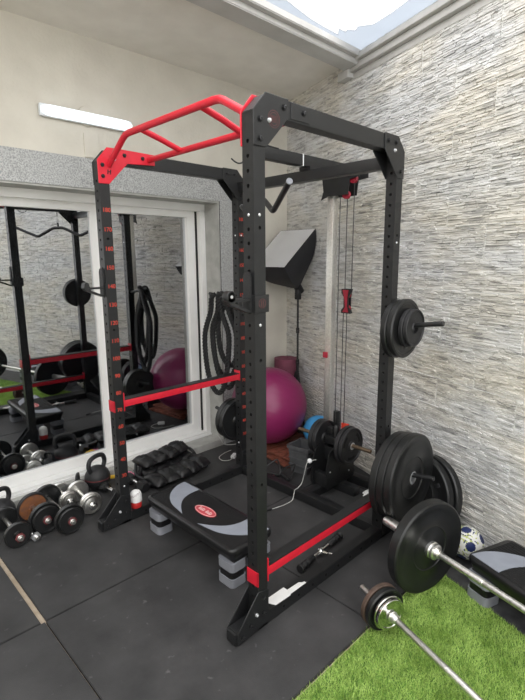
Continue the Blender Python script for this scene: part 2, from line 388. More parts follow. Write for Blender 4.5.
def ledge_wall():
    rng = np.random.default_rng(11); V = []; F = []
    def add(vs, fs):
        b = len(V); V.extend(vs); F.extend([tuple(b+k for k in f) for f in fs])
    add([(x, y, z) for x in (-0.3, 6.0) for y in (-0.15, 0.0) for z in (-0.02, 2.84)], [(0, 1, 3, 2), (4, 6, 7, 5), (0, 4, 5, 1), (2, 3, 7, 6), (0, 2, 6, 4), (1, 5, 7, 3)])
    TW, TH = 0.513, 0.1707
    for row in range(17):
        z0 = row*TH
        n = 14; off = 0.0 if row % 2 else -TW/2
        for c in range(-1, 11):
            xa = max(off+c*TW+0.0018, -0.25); xb = min(off+(c+1)*TW-0.0018, 5.2)
            if xb <= xa: continue
            hs = rng.uniform(0.65, 1.45, n); hs = hs/hs.sum()*TH; z = z0
            for h in hs:
                x = xa
                while x < xb-0.004:
                    L = min(rng.gamma(2.6, 0.028)+0.015, xb-x)
                    if xb-x-L < 0.02: L = xb-x
                    d = 0.0015+rng.beta(1.6, 2.0)*0.0095; tx = rng.normal(0, 0.0016); sl = rng.normal(0, 0.0016)
                    za, zb = z+0.0003, z+h*rng.uniform(0.92, 1.10)
                    zb = min(zb, z0+TH-0.0006)
                    m = (za+zb)/2; e0 = min(0.012, L*0.25)
                    top = min(zb, z0+TH); P2 = [(x, m-0.15*(zb-za)), (x+e0*rng.uniform(.3, 1), za-sl*.5), (x+L*0.5, za+rng.normal(0, .0008)), (x+L-e0*rng.uniform(.3, 1), za+sl*.5), (x+L, m), (x+L-e0*rng.uniform(.3, 1), zb+sl), (x+L*0.5, zb+rng.normal(0, .0008)), (x+e0*rng.uniform(.3, 1), zb-sl)]
                    back = [(px, 0.0, pz) for px, pz in P2]
                    cx, cz = x+L/2, m
                    fr = [(cx+(px-cx)*0.985, d+tx*(1 if px > cx else -1), cz+(pz-cz)*0.78) for px, pz in P2]
                    add(back+fr, [tuple(range(8, 16))]+[(k, k+8, (k+1) % 8+8, (k+1) % 8) for k in range(8)])
                    x += L
                z += h
    me = bpy.data.meshes.new('wall_right'); me.from_pydata(V, [], F); me.materials.append(STONE)
    bm = bmesh.new(); bm.from_mesh(me); bmesh.ops.recalc_face_normals(bm, faces=list(bm.faces)); bm.to_mesh(me); bm.free()
    o = bpy.data.objects.new('wall_right', me); C.objects.link(o); return struct(o)
wr = ledge_wall()
# local +x runs along the wall (SD), local +y points into the room (SN)
wr.matrix_world = Matrix(((SD.x, SN.x, 0, SC.x), (SD.y, SN.y, 0, SC.y), (0, 0, 1, 0), (0, 0, 0, 1)))

g = G(PLAST); g.box((XL-0.12, YN, -0.012), (XL, 0.9, 2.2)); struct(g.build('wall_far_side', smooth=0))

# soffit (the covered part) and the beam at its edge
g = G(SOFF); g.prism([(XL, -0.31), (1.78, -0.31), (2.07, 0.55), (2.07, 0.56), (XL, 0.62)], HC, HC+0.2, 'z'); struct(g.build('ceiling', smooth=0))
g = G(TRIM)
g.prism([(XL, -0.30), (1.79, -0.30), (1.70, -0.435), (XL, -0.435)], 2.795, 2.85, 'z')
g.prism([(XL, -0.435), (1.70, -0.435), (1.685, -0.475), (XL, -0.475)], 2.825, 2.865, 'z')
bmesh.ops.bevel(g.bm, geom=list(g.bm.edges), offset=0.005, segments=2, affect='EDGES')
struct(g.build('trim_3', smooth=20))
g = G(TRIM)
xf = wr.matrix_world.copy()
g.box((0.86, -0.02, 2.735), (6.0, 0.012, 2.775), bev=0.004, xf=xf); g.box((0.86, -0.02, 2.775), (6.0, 0.045, 2.815), bev=0.006, xf=xf); g.box((0.86, -0.02, 2.815), (6.0, 0.075, 2.85), bev=0.006, xf=xf)
g.box((0.78, -0.02, 2.745), (0.90, 0.06, 2.80), bev=0.004, xf=xf)
struct(g.build('trim_4', smooth=20))
# added translucent pale blue sheet; jagged outline stands in for the blown-out sky's edge
def sheet_mat():
    m = bpy.data.materials.new('translucent_sky_sheet'); m.use_nodes = True; t = m.node_tree; n = t.nodes; l = t.links; n.clear()
    o = n.new('ShaderNodeOutputMaterial'); mx = n.new('ShaderNodeMixShader'); mx.inputs[0].default_value = 0.12; a = n.new('ShaderNodeBsdfTranslucent'); b = n.new('ShaderNodeBsdfGlossy')
    nz = n.new('ShaderNodeTexNoise'); nz.inputs['Scale'].default_value = 3; r = n.new('ShaderNodeValToRGB'); r.color_ramp.elements[0].color = (0.50, 0.53, 0.57, 1); r.color_ramp.elements[1].color = (0.60, 0.63, 0.67, 1)
    l.new(nz.outputs[0], r.inputs[0]); l.new(r.outputs[0], a.inputs[0]); b.inputs['Roughness'].default_value = 0.3
    l.new(a.outputs[0], mx.inputs[1]); l.new(b.outputs[0], mx.inputs[2]); l.new(mx.outputs[0], o.inputs[0]); return m
g = G(sheet_mat())
SHEET = [(0.80, -0.437), (0.886, -0.500), (1.127, -0.460), (1.287, -0.452), (1.400, -0.452), (1.341, -0.501), (1.406, -0.503), (1.392, -0.532), (1.433, -0.554), (1.404, -0.596), (1.448, -0.671), (1.406, -0.821), (1.355, -0.947), (1.20, -1.40), (1.42, -1.50), (1.55, -1.133), (1.69, -0.412), (1.70, -0.40), (0.80, -0.40)]
g.prism(SHEET, 2.895, 2.90, 'z'); struct(g.build('trim_6', smooth=0))

# dark tile strip by the stone wall (part of the built floor)
g = G(DARKT)
a = [sp(1.80, 0.37), sp(1.80, 0.0), sp(5.6, 0.0), sp(5.6, 0.37)]
g.prism([(v.x, v.y) for v in a], -0.013, -0.004, 'z'); struct(g.build('trim_5', smooth=0))

# rubber mats: one metre tiles, clipped against walls
def mat_rubber():
    m = bpy.data.materials.new('rubber_gym_mat'); m.use_nodes = True; t = m.node_tree; n = t.nodes; l = t.links; p = n['Principled BSDF']
    tc = n.new('ShaderNodeTexCoord'); a = n.new('ShaderNodeTexNoise'); a.inputs['Scale'].default_value = 3.2; a.inputs['Detail'].default_value = 8; a.inputs['Roughness'].default_value = 0.62
    b = n.new('ShaderNodeTexNoise'); b.inputs['Scale'].default_value = 260; b.inputs['Detail'].default_value = 2
    l.new(tc.outputs['Object'], a.inputs[0]); l.new(tc.outputs['Object'], b.inputs[0])
    r = n.new('ShaderNodeValToRGB'); r.color_ramp.elements[0].position = 0.35; r.color_ramp.elements[0].color = (0.024, 0.024, 0.025, 1)
    r.color_ramp.elements[1].position = 0.75; r.color_ramp.elements[1].color = (0.060, 0.059, 0.060, 1); l.new(a.outputs[0], r.inputs[0])
    # chalk specks
    v = n.new('ShaderNodeTexNoise'); v.inputs['Scale'].default_value = 22; v.inputs['Detail'].default_value = 6; l.new(tc.outputs['Object'], v.inputs[0])
    r3 = n.new('ShaderNodeValToRGB'); r3.color_ramp.elements[0].position = 0.66; r3.color_ramp.elements[1].position = 0.86; l.new(v.outputs[0], r3.inputs[0])
    mx = n.new('ShaderNodeMix'); mx.data_type = 'RGBA'; mx.inputs[7].default_value = (0.16, 0.16, 0.16, 1)
    l.new(r3.outputs[0], mx.inputs[0]); l.new(r.outputs[0], mx.inputs[6]); l.new(mx.outputs[2], p.inputs['Base Color'])
    rr = n.new('ShaderNodeMapRange'); rr.inputs[3].default_value = 0.55; rr.inputs[4].default_value = 0.75; l.new(a.outputs[0], rr.inputs[0]); l.new(rr.outputs[0], p.inputs['Roughness'])
    bp = n.new('ShaderNodeBump'); bp.inputs['Strength'].default_value = 0.25; bp.inputs['Distance'].default_value = 0.002; l.new(b.outputs[0], bp.inputs['Height']); l.new(bp.outputs[0], p.inputs['Normal'])
    return m
MATR = mat_rubber()
def clip(poly, p0, nrm):
    out = []
    for i in range(len(poly)):
        a, b = Vector(poly[i]), Vector(poly[(i+1) % len(poly)]); da = (a-p0).dot(nrm); db = (b-p0).dot(nrm)
        if da >= 0: out.append(a)
        if (da >= 0) != (db >= 0): out.append(a+(b-a)*(da/(da-db)))
    return out
cells = [
 ((-0.612, -0.462, 0.384, 0.640), 'black rubber floor mat under the front left foot of the rack and the dumbbell row'),
 ((-0.616, -1.473, 0.384, -0.468), 'black rubber floor mat in front of the rack, carrying its right front foot'),
 ((0.388, -0.462, 1.384, 0.530), 'black rubber floor mat under the far end of the rack next to the padded vest'),
 ((0.388, -1.473, 1.384, -0.468), 'black rubber floor mat under the red lower safety bar and the cable grip'),
 ((-1.636, -0.462, -0.636, 0.640), 'black rubber floor mat at the left edge with the tan gap beside it'),
 ((-1.636, -1.473, -0.621, -0.468), 'black rubber floor mat in the bottom left corner of the photo'),
 ((1.388, -0.462, 2.05, 0.512), 'black rubber floor mat cut to fit the corner under the magenta exercise ball'),
 ((1.388, -1.473, 2.05, -0.468), 'narrow black rubber floor mat cut against the stone wall beside the tower')]
for (x0, y0, x1, y1), lab in cells:
    poly = [Vector((x0, y0)), Vector((x1, y0)), Vector((x1, y1)), Vector((x0, y1))]
    q = sp(0, 0.006); poly = clip(poly, Vector((q.x, q.y)), Vector((SN.x, SN.y)))
    if x1 > 1.2: poly = clip(poly, Vector((0, wy(1.33)-0.012)), Vector((0, -1)))
    g = G(MATR); fs = g.prism([(v.x, v.y) for v in poly], -0.0135, 0.0, 'z')
    bmesh.ops.bevel(g.bm, geom=[e for e in g.bm.edges if all(v.co.z > -0.001 for v in e.verts)], offset=0.0025, segments=2, affect='EDGES')
    tag(g.build('rubber_floor_mat', smooth=40), lab, 'floor mat', 'black rubber floor mats')

# artificial grass: carpet plus blades, one piece of stuff
def grass():
    m = bpy.data.materials.new('artificial_grass_blades'); m.use_nodes = True; t = m.node_tree; n = t.nodes; l = t.links; p = n['Principled BSDF']
    tc = n.new('ShaderNodeTexCoord'); a = n.new('ShaderNodeTexNoise'); a.inputs['Scale'].default_value = 9; a.inputs['Detail'].default_value = 5
    w = n.new('ShaderNodeTexNoise'); w.inputs['Scale'].default_value = 160; w.inputs['Detail'].default_value = 2
    l.new(tc.outputs['Object'], a.inputs[0]); l.new(tc.outputs['Object'], w.inputs[0])
    ad = n.new('ShaderNodeMath'); ad.operation = 'ADD'; mu = n.new('ShaderNodeMath'); mu.operation = 'MULTIPLY'; mu.inputs[1].default_value = 0.5
    l.new(a.outputs[0], ad.inputs[0]); l.new(w.outputs[0], ad.inputs[1]); l.new(ad.outputs[0], mu.inputs[0])
    r = n.new('ShaderNodeValToRGB'); r.color_ramp.elements[0].position = 0.36; r.color_ramp.elements[0].color = (0.18, 0.31, 0.045, 1)
    r.color_ramp.elements[1].position = 0.62; r.color_ramp.elements[1].color = (0.55, 0.74, 0.22, 1); l.new(mu.outputs[0], r.inputs[0]); l.new(r.outputs[0], p.inputs['Base Color'])
    p.inputs['Roughness'].default_value = 0.6; p.inputs['Specular IOR Level'].default_value = 0.2
    base = mat('artificial_grass_backing', (0.10, 0.20, 0.03), 0.9, 0, 0.3, 60)
    def gx1(y):  # right edge follows the stone wall
        q = sp(0, 0.372); tt = (y-q.y)/SD.y; return q.x+SD.x*tt
    y1 = -1.482; y0 = -4.2; x0 = -1.6
    rng = np.random.default_rng(3)
    def sample(nb, xa, xb, ya, yb):
        x = rng.uniform(xa, xb, nb); y = rng.uniform(ya, yb, nb); q = sp(0, 0.372)
        ok = x < q.x+SD.x*((y-q.y)/SD.y)-0.004
        return np.stack([x[ok], y[ok]], 1)
    P = np.concatenate([sample(72000, -0.25, 1.0, -2.35, y1), sample(26000, -1.0, 1.0, -4.0, -2.35), sample(9000, -1.0, -0.25, -2.35, y1)])
    N = len(P); h = rng.uniform(0.010, 0.020, N); th = rng.uniform(0, 2*PI, N); wd = rng.uniform(0.0008, 0.0016, N)
    ln = rng.uniform(0.002, 0.015, N); la = rng.uniform(0, 2*PI, N)
    z0 = -0.006
    V = np.zeros((N, 3, 3)); V[:, 0, 0] = P[:, 0]-np.cos(th)*wd; V[:, 0, 1] = P[:, 1]-np.sin(th)*wd
    V[:, 1, 0] = P[:, 0]+np.cos(th)*wd; V[:, 1, 1] = P[:, 1]+np.sin(th)*wd; V[:, 0, 2] = V[:, 1, 2] = z0
    V[:, 2, 0] = P[:, 0]+np.cos(la)*ln; V[:, 2, 1] = P[:, 1]+np.sin(la)*ln; V[:, 2, 2] = z0+h
    q = sp(0, 0.372)
    c = [(x0, y1), (gx1(y1), y1), (gx1(y0), y0), (x0, y0)]
    bv = [(x, y, z) for z in (-0.013, z0) for x, y in c]
    verts = np.concatenate([np.array(bv), V.reshape(-1, 3)])
    quads = [(3, 2, 1, 0), (4, 5, 6, 7)] + [(i, (i+1) % 4, (i+1) % 4+4, i+4) for i in range(4)]
    faces = quads + [(8+3*i, 9+3*i, 10+3*i) for i in range(N)]
    me = bpy.data.meshes.new('artificial_grass'); me.from_pydata(verts.tolist(), [], faces); me.materials.append(m); me.materials.append(base)
    mi = np.zeros(len(faces), int); mi[:6] = 1; me.polygons.foreach_set('material_index', mi)
    o = bpy.data.objects.new('artificial_grass', me); C.objects.link(o)
    return tag(o, 'bright green artificial grass carpet in front of the rack', 'artificial grass', kind='stuff')
grass()

# ------------------------------------------------------------------ power rack
Wd, D, p, H = 1.1616, 0.954, 0.057, 2.11
rack = empty('power_rack', (0, 0, 0), 'black steel power rack with red pull-up bar and red height numbers', 'power rack')
def hole_wall(g, o, U, V_, w, h0, h1, holes, r=0.0072):
    """one wall of a square tube: rectangle from o, width w along U, height along V_, with real holes at heights"""
    nrm = U.cross(V_)   # outward normal
    def P(a, b, d=0): return o+U*a+V_*b-nrm*d
    bm = g.bm; n = 12; c = w/2; hs = sorted(holes); z = h0; cell = 0.012
    def quad(a0, b0, a1, b1):
        f = bm.faces.new([bm.verts.new(P(*k)) for k in ((a0, b0), (a1, b0), (a1, b1), (a0, b1))]); f.material_index = 0
    for hz in hs:
        quad(0, z, w, hz-cell); quad(0, hz-cell, c-cell, hz+cell); quad(c+cell, hz-cell, w, hz+cell)
        ring = [(c+r*math.cos(2*PI*k/n+PI/4), hz+r*math.sin(2*PI*k/n+PI/4)) for k in range(n)]
        sq = []
        for k in range(n):
            a = 2*PI*k/n+PI/4; m_ = max(abs(math.cos(a)), abs(math.sin(a))); sq.append((c+cell*math.cos(a)/m_, hz+cell*math.sin(a)/m_))
        R = [bm.verts.new(P(*q)) for q in ring]; Q = [bm.verts.new(P(*q)) for q in sq]; I = [bm.verts.new(P(*q, 0.010)) for q in ring]
        for k in range(n):
            k2 = (k+1) % n
            bm.faces.new((Q[k], Q[k2], R[k2], R[k])).material_index = 0
            bm.faces.new((R[k], R[k2], I[k2], I[k])).material_index = 1
        bm.faces.new(I).material_index = 1
        z = hz+cell
    quad(0, z, w, h1)
def upright(x, y, top_slope, numface, marks=()):
    g = G([BLK, HOLE, REDN, ZINC]); X, Y, Z = Vector((1, 0, 0)), Vector((0, 1, 0)), Vector((0, 0, 1))
    dense = [0.10+0.05*k for k in range(38)]; sparse = [0.655, 1.165, 1.655] ; h1 = 2.045
    hole_wall(g, Vector((x, y+p, 0)), -Y, Z, p, 0.004, h1, dense)          # towards the door end (-x)
    hole_wall(g, Vector((x+p, y, 0)), Y, Z, p, 0.004, h1, dense)
    hole_wall(g, Vector((x, y, 0)), X, Z, p, 0.004, h1, sparse)            # -y
    hole_wall(g, Vector((x+p, y+p, 0)), -X, Z, p, 0.004, h1, sparse)
    g.box((x, y, 0.002), (x+p, y+p, 0.005))
    if numface:
        for n_ in range(30, 190, 10):
            xf = Matrix.Translation((x+p*0.54, y-0.0004, n_/100+0.003)) @ Matrix.Rotation(PI/2, 4, 'X')
            g.text(str(n_), 0.031, xf, 2)
    # small zinc screw heads seen on the tube
    for (fx, z) in marks:
        if fx == 'y': g.lathe([(0, 0.0025), (0.004, 0.0025), (0.006, 0)], (x+p/2, y, z), (0, -1, 0), 12, 3)
        else: g.lathe([(0, 0.0025), (0.004, 0.0025), (0.006, 0)], (x, y+p/2, z), (-1, 0, 0), 12, 3)
    o = g.build('upright', rack, smooth=30); return o
uFL = upright(0, 0, 0, True, [('y', 0.235)]); uFL['label'] = 'left front upright with red height numbers from 30 to 180'
upright(0, -Wd, 0, False, [('x', 1.70), ('y', 1.70), ('y', 1.30)])['label'] = 'nearest upright, plain black with punched holes'
upright(D, 0, 0, True, [('x', 1.70), ('y', 1.70), ('x', 0.235)])['label'] = 'far left upright with red height numbers'
upright(D, -Wd, 0, False, [('y', 1.62)])['label'] = 'far right upright carrying the plate pegs'
# top beams run front to back over the uprights; their ends are cut at 45 degrees
def top_beam(y):
    g = G(BLK); g.prism([(0, 2.042), (0, 2.048), (0.060, H), (D+p-0.060, H), (D+p, 2.048), (D+p, 2.042), (D+p-0.06, 2.042), (0.06, 2.042)], y, y+p, 'y')
    bmesh.ops.bevel(g.bm, geom=list(g.bm.edges), offset=0.002, segments=2, affect='EDGES'); g.build('top_beam', rack)
top_beam(0); top_beam(-Wd)
g = G(BLK); g.box((D, -Wd+p+0.001, 1.978), (D+p, -0.001, 2.036), bev=0.003); g.build('top_crossmember', rack)
def base_rail(y):
    g = G([BLK, HOLE])
    g.prism([(-0.118, 0.0), (-0.150, 0.052), (-0.118, 0.060), (D+p+0.10, 0.060), (D+p+0.10, 0.0)][::-1] if 0 else
            [(-0.120, 0.001), (-0.120, 0.060), (D+p+0.10, 0.060), (D+p+0.10, 0.001)], y, y+p, 'y')
    bmesh.ops.bevel(g.bm, geom=list(g.bm.edges), offset=0.003, segments=2, affect='EDGES')
    for k in range(8): g.lathe([(0, 0.0012), (0.006, 0.0012), (0.006, 0)], (0.16+0.1*k, y, 0.03), (0, -1, 0), 12, 1)
    g.build('base_rail', rack)
base_rail(0); base_rail(-Wd)
g = G(BLK); g.box((D, -Wd+p+0.001, 0.001), (D+p, -0.001, 0.060), bev=0.003); g.build('base_crossmember', rack)
def bolt(parent, pos, ax, name='bolt', m=BLK2, r=0.0085):
    g = G(m); n = 6; g.lathe([(r*1.35, 0), (r*1.35, 0.0018), (r, 0.0018), (r, 0.008), (r*0.7, 0.0095), (0, 0.0095)], pos, ax, 6 if m is BLK2 else 14); g.build(name, parent, smooth=30)
# corner gussets
def gusset(pts, y0, y1, bolts, boltdir, m=BLK, label=None, zinc=None, name='gusset_plate'):
    g = G(m); g.prism(pts, y0, y1, 'y'); bmesh.ops.bevel(g.bm, geom=list(g.bm.edges), offset=0.0012, segments=1, affect='EDGES')
    o = g.build(name, rack)
    if label: o['label'] = label
    yy = y0 if boltdir < 0 else y1
    for b in bolts: bolt(o, (b[0], yy, b[1]), (0, boltdir, 0))
    if zinc: bolt(o, (zinc[0], yy, zinc[1]), (0, boltdir, 0), m=ZINC, r=0.006)
    return o
GF = [(-0.003, 2.047), (0.056, 2.113), (0.175, 2.113), (0.175, 2.048), (0.060, 1.933), (-0.002, 1.933)]
GB = [(0.832, 2.113), (0.952, 2.113), (1.013, 2.050), (1.013, 1.925), (0.952, 1.925), (0.834, 2.040)]
BF = [(0.029, 2.021), (0.15, 2.08), (0.028, 1.957)]; BB = [(0.864, 2.081), (0.929, 2.081), (0.98, 1.955)]
t_ = 0.005
o = gusset(GF, -Wd-t_, -Wd, BF, -1, zinc=(0.073, 2.024))
g = G(DRED)   # faint round emblem print on the near plate
for r_ in (0.030, 0.0225): g.lathe([(r_, 0), (r_, 0.0006), (r_-0.0022, 0.0006), (r_-0.0022, 0)], (0.098, -Wd-t_, 2.032), (0, -1, 0), 36)
for k in range(5): g.box((0.098-0.014+0.006*k, -Wd-t_-0.0006, 2.020), (0.098-0.0115+0.006*k, -Wd-t_, 2.044))
g.build('emblem_print', o)
gusset(GB, -Wd-t_, -Wd, BB, -1, zinc=(0.918, 2.045)); gusset(GB, -Wd+p, -Wd+p+t_, BB, 1)
gusset(GB, -t_, 0, BB, -1); gusset(GB, p, p+t_, BB, 1)
gusset(GF, p, p+t_, BF, 1)
bx = gusset([(0.19, 2.108), (0.30, 2.108), (0.30, 2.05), (0.19, 2.05)], -Wd-0.003, -Wd, [(0.261, 2.081)], -1, name='splice_plate')
# foot gussets: pairs of plates on both sides of each upright foot
FG = [(-0.118, 0.056), (0.0, 0.186), (0.060, 0.172), (0.060, 0.02), (-0.118, 0.004)]
for y in (0, -Wd):
    for (a, b, d) in ((y-t_, y, -1), (y+p, y+p+t_, 1)):
        gusset(FG, a, b, [(0.03, 0.145), (-0.09, 0.03), (-0.045, 0.055), (0.03, 0.075)], d, zinc=(-0.012, 0.088), name='foot_gusset')
    FB = [(D+p+0.09, 0.056), (D+p, 0.186), (D, 0.172), (D, 0.02), (D+p+0.09, 0.004)]
    for (a, b, d) in ((y-t_, y, -1), (y+p, y+p+t_, 1)):
        gusset(FB, a, b, [(D+0.03, 0.145), (D+p+0.05, 0.035)], d, name='foot_gusset')
# end cap plug of the base rails
for y in (0, -Wd):
    g = G(BLK); g.prism([(-0.118, 0.003), (-0.126, 0.004), (-0.126, 0.056), (-0.118, 0.058)], y, y+p, 'y'); bmesh.ops.bevel(g.bm, geom=list(g.bm.edges), offset=0.002, segments=2, affect='EDGES'); g.build('foot_end_cap', rack)
# red multi-grip pull-up bar with its two plates
def red_plate(y0, y1, d, nm):
    pts = [(-0.005, 2.052), (0.052, 2.118), (0.128, 2.119), (0.336, 2.116), (0.336, 2.060), (0.166, 2.050), (0.055, 1.936), (-0.004, 1.936)]
    g = G([RED, BLK2]); g.prism(pts, y0, y1, 'y'); bmesh.ops.bevel(g.bm, geom=list(g.bm.edges), offset=0.0012, segments=1, affect='EDGES')
    yy = y0 if d < 0 else y1
    if d < 0:   # small black slanted mark near the lower bolt
        for (x0, x1) in ((0.047, 0.053), (0.062, 0.068)):
            g.prism([(x0-0.002, 1.984), (x1-0.002, 1.984), (x1+0.001, 2.008), (x0+0.001, 2.008)], yy-0.0006, yy, 'y', 1)
        g.prism([(0.050, 1.993), (0.064, 1.996), (0.064, 2.001), (0.050, 1.998)], yy-0.0006, yy, 'y', 1)
    o = g.build(nm, rack); o['label'] = 'red mounting plate of the pull-up bar'
    for b in ((0.021, 2.028), (0.021, 1.972), (0.15, 2.090), (0.259, 2.088)): bolt(o, (b[0], yy, b[1]), (0, d, 0))
    bolt(o, (0.090, yy, 2.062), (0, d, 0), m=ZINC, r=0.006)
red_plate(-0.006, -0.0005, -1, 'pull_up_bar_plate'); red_plate(-Wd+p+0.0005, -Wd+p+0.006, 1, 'pull_up_bar_plate')
g = G(RED)
y_in = -Wd+p+0.004
front = [(0.060, -0.004, 2.030), (0.060, -0.030, 2.050), (0.060, -0.165, 2.135), (0.060, -0.19, 2.146), (0.060, -0.225, 2.150), (0.060, -0.55, 2.150), (0.060, -0.88, 2.150), (0.060, -0.915, 2.146), (0.060, -0.94, 2.135), (0.060, y_in-0.0+0.026, 2.060), (0.060, y_in, 2.045)]
g.tube(front, 0.0155, 16)
g.build('pull_up_bar', rack)['label'] = 'red raised front pull-up bar'
g = G(RED); g.tube([(0.30, -0.004, 2.086), (0.30, -0.5, 2.086), (0.30, y_in, 2.086)], 0.0155, 16); g.build('pull_up_bar', rack)['label'] = 'red straight rear pull-up bar'
for yy in (-0.325, -0.79):
    g = G(RED); g.tube([(0.064, yy-0.006, 2.146), (0.18, yy, 2.118), (0.296, yy+0.012, 2.088)], 0.014, 14); g.build('parallel_grip', rack)['label'] = 'red parallel grip of the pull-up bar'
# plate storage pegs
def peg(x, z, d, y0, L, name='storage_peg'):
    g = G(BLK); s = 1 if d > 0 else -1; zz = 0.035*L/0.25
    g.cyl((x, y0, z), (x, y0+s*L, z+zz), 0.0125, 20); g.cyl((x, y0, z), (x, y0+s*0.012, z+0.001), 0.032, 24)
    g.build(name, rack)['label'] = 'black plate storage peg'
XP = D+p/2
peg(XP, 1.198, -1, -Wd, 0.27); peg(XP, 0.405, -1, -Wd, 0.27); peg(XP, 1.255, 1, p, 0.30); peg(XP, 0.395, 1, p, 0.26)
# small open hook at the back of the frame
g = G(BLK2); g.tube(cat_mull([(0.300, -0.700, 1.994), (0.325, -0.700, 1.982), (0.350, -0.700, 1.980), (0.372, -0.700, 1.992), (0.390, -0.700, 2.04), (0.400, -0.700, 2.086), (0.62, -0.69, 2.085)], 5), 0.0035, 8)
# (its shank runs back to the cable boom)
hook_g = g

# ------------------------------------------------------------------ J hooks and safety bars
def j_hook(y, label, flip=False):
    e = empty('j_hook', (0, y, 1.38), label, 'barbell hook', 'J hooks on the front uprights')
    g = G(BLK); c = 0.006
    g.box((-c, -c, -0.032), (-0.0008, p+c, 0.034), bev=0.002)
    if flip: g.box((-c, p+0.0008, -0.032), (p+0.012, p+c, 0.034), bev=0.002)
    else: g.box((-c, -c, -0.032), (p+0.012, -0.0008, 0.034), bev=0.002)
    g.build('sleeve', e)
    g = G(GRIP); pts = [(0.008, -0.03), (0.049, -0.03), (0.049, 0.10), (0.043, 0.116), (0.0285, 0.122), (0.014, 0.116), (0.008, 0.10)]
    g.prism(pts, -0.014, -0.0065, 'x'); bmesh.ops.bevel(g.bm, geom=list(g.bm.edges), offset=0.0015, segments=2, affect='EDGES'); g.build('back_pad', e)
    g = G(BLK)
    g.prism([(-0.014, 0.012), (-0.014, 0.022), (-0.085, 0.022), (-0.092, 0.045), (-0.104, 0.050), (-0.114, 0.042), (-0.118, 0.020), (-0.106, 0.004), (-0.014, -0.032), (-0.014, -0.022), (-0.095, 0.012)][::-1], 0.010, 0.047, 'y')
    g.build('hook_arm', e)
    if flip: return e
    g = G(BLK); g.lathe([(0, -0.030), (0.019, -0.030), (0.021, -0.026), (0.021, -0.002), (0.019, 0), (0, 0)], (-0.103, 0.010, 0.033), (0, -1, 0), 24); g.build('roller_disc', e)
    g = G([ZINC]); g.lathe([(0.006, 0), (0.006, 0.002), (0, 0.003)], (-0.103, 0.010, 0.033), (0, -1, 0), 14); g.build('zinc_screw', e)
    return e
j_hook(0, 'black J hook on the numbered front left upright beside the glass door', True)
jr = j_hook(-Wd, 'black J hook on the nearest upright, in front of the hanging battle rope')
g = G(DRED)
for r_ in (0.018,): g.lathe([(r_, 0), (r_, 0.0006), (r_-0.002, 0.0006), (r_-0.002, 0)], (0.033, -0.006, 0.002), (0, -1, 0), 28)
g.box((0.027, -0.0066, -0.010), (0.030, -0.006, 0.014)); g.box((0.036, -0.0066, -0.010), (0.039, -0.006, 0.014)); g.build('emblem_print', jr)
def safety_bar(y, z, label):
    e = empty('safety_bar', (0, y, z), label, 'safety bar', 'red safety bars of the rack')
    g = G([RED, BLK]); g.box((p+0.006, 0.002, -0.022), (D-0.002, 0.055, 0.017), bev=0.002)
    g.box((p+0.008, 0.003, 0.017), (D-0.006, 0.055, 0.023), mi=1); g.build('bar', e)
    g = G(RED)
    g.box((-0.005, -0.006, -0.040), (-0.0006, p+0.002, 0.024), bev=0.0015)
    g.box((-0.005, -0.006, -0.040), (p*0.0+0.001, -0.0006, 0.024))
    g.build('front_bracket', e)
    g = G(RED); g.box((p+0.0008, -0.004, -0.045), (p+0.006, p+0.004, 0.062), bev=0.0015); g.build('end_plate', e)
    g = G(RED); g.box((D-0.008, -0.0, -0.030), (D-0.0008, p, 0.040), bev=0.0015); g.build('end_plate', e)
safety_bar(0, 0.735, 'red safety bar set high on the left side of the rack near the glass door')
safety_bar(-Wd, 0.252, 'red safety bar set low on the right side of the rack above the cable grip')

# ------------------------------------------------------------------ lat tower
YB = -0.58
tower = empty('cable_tower', (1.3, YB, 0), 'cable pulley tower with chrome guide column standing behind the rack by the stone wall', 'lat tower')
def tb(g, name, **k):
    o = g.build(name, tower, xf=Matrix.Translation((-1.3, -YB, 0)), **k); return o
g = G(BLK); g.box((0.590, YB-0.025, 2.052), (1.46, YB+0.025, 2.112), bev=0.003); g.box((D-0.004, YB-0.04, 2.036), (D+p+0.004, YB+0.04, 2.054)); tb(g, 'boom')
g = G(BLK); g.box((D-0.25, YB-0.028, 2.078), (D-0.245, YB+0.028, 2.116)); g.bm.free(); 
g = G(WHT); g.box((0.905, YB-0.0275, 2.050), (0.911, YB+0.0275, 2.1135)); tb(g, 'cable_tie')
tb(hook_g, 'steel_hook')
g = G(SLOT); g.box((1.285, -0.532, 0.06), (1.335, -0.482, 1.99), bev=0.004); tb(g, 'guide_column')
g = G(PRED); g.box((1.275, -0.510, 0.890), (1.2845, -0.475, 0.930), bev=0.002); tb(g, 'red_marker')
# head plates and red pulleys
g = G(BLK)
g.prism([(-0.455, 2.052), (-0.735, 2.052), (-0.735, 2.020), (-0.665, 2.012), (-0.655, 1.925), (-0.500, 1.925), (-0.450, 1.905), (-0.468, 1.955)], 1.262, 1.268, 'x')
g.prism([(-0.455, 2.052), (-0.735, 2.052), (-0.735, 2.020), (-0.665, 2.012), (-0.655, 1.925), (-0.500, 1.925), (-0.450, 1.905), (-0.468, 1.955)], 1.352, 1.358, 'x')
tb(g, 'head_bracket')
for (yy, zz) in ((-0.630, 1.925), (-0.680, 2.012)):
    g = G(PRED); g.lathe([(0.006, 0), (0.024, 0), (0.024, 0.005), (0.019, 0.011), (0.024, 0.017), (0.024, 0.022), (0.006, 0.022)], (1.275, yy, zz), (1, 0, 0), 28); tb(g, 'pulley')
for (yy, z0, z1) in ((-0.545, 0.33, 1.93), (-0.600, 1.345, 1.945), (-0.650, 1.345, 2.0), (-0.590, 0.35, 1.21), (-0.618, 0.35, 1.21)):
    g = G(CABLE); g.cyl((1.335, yy, z0), (1.335, yy-0.002, z1), 0.003, 8); tb(g, 'steel_cable')
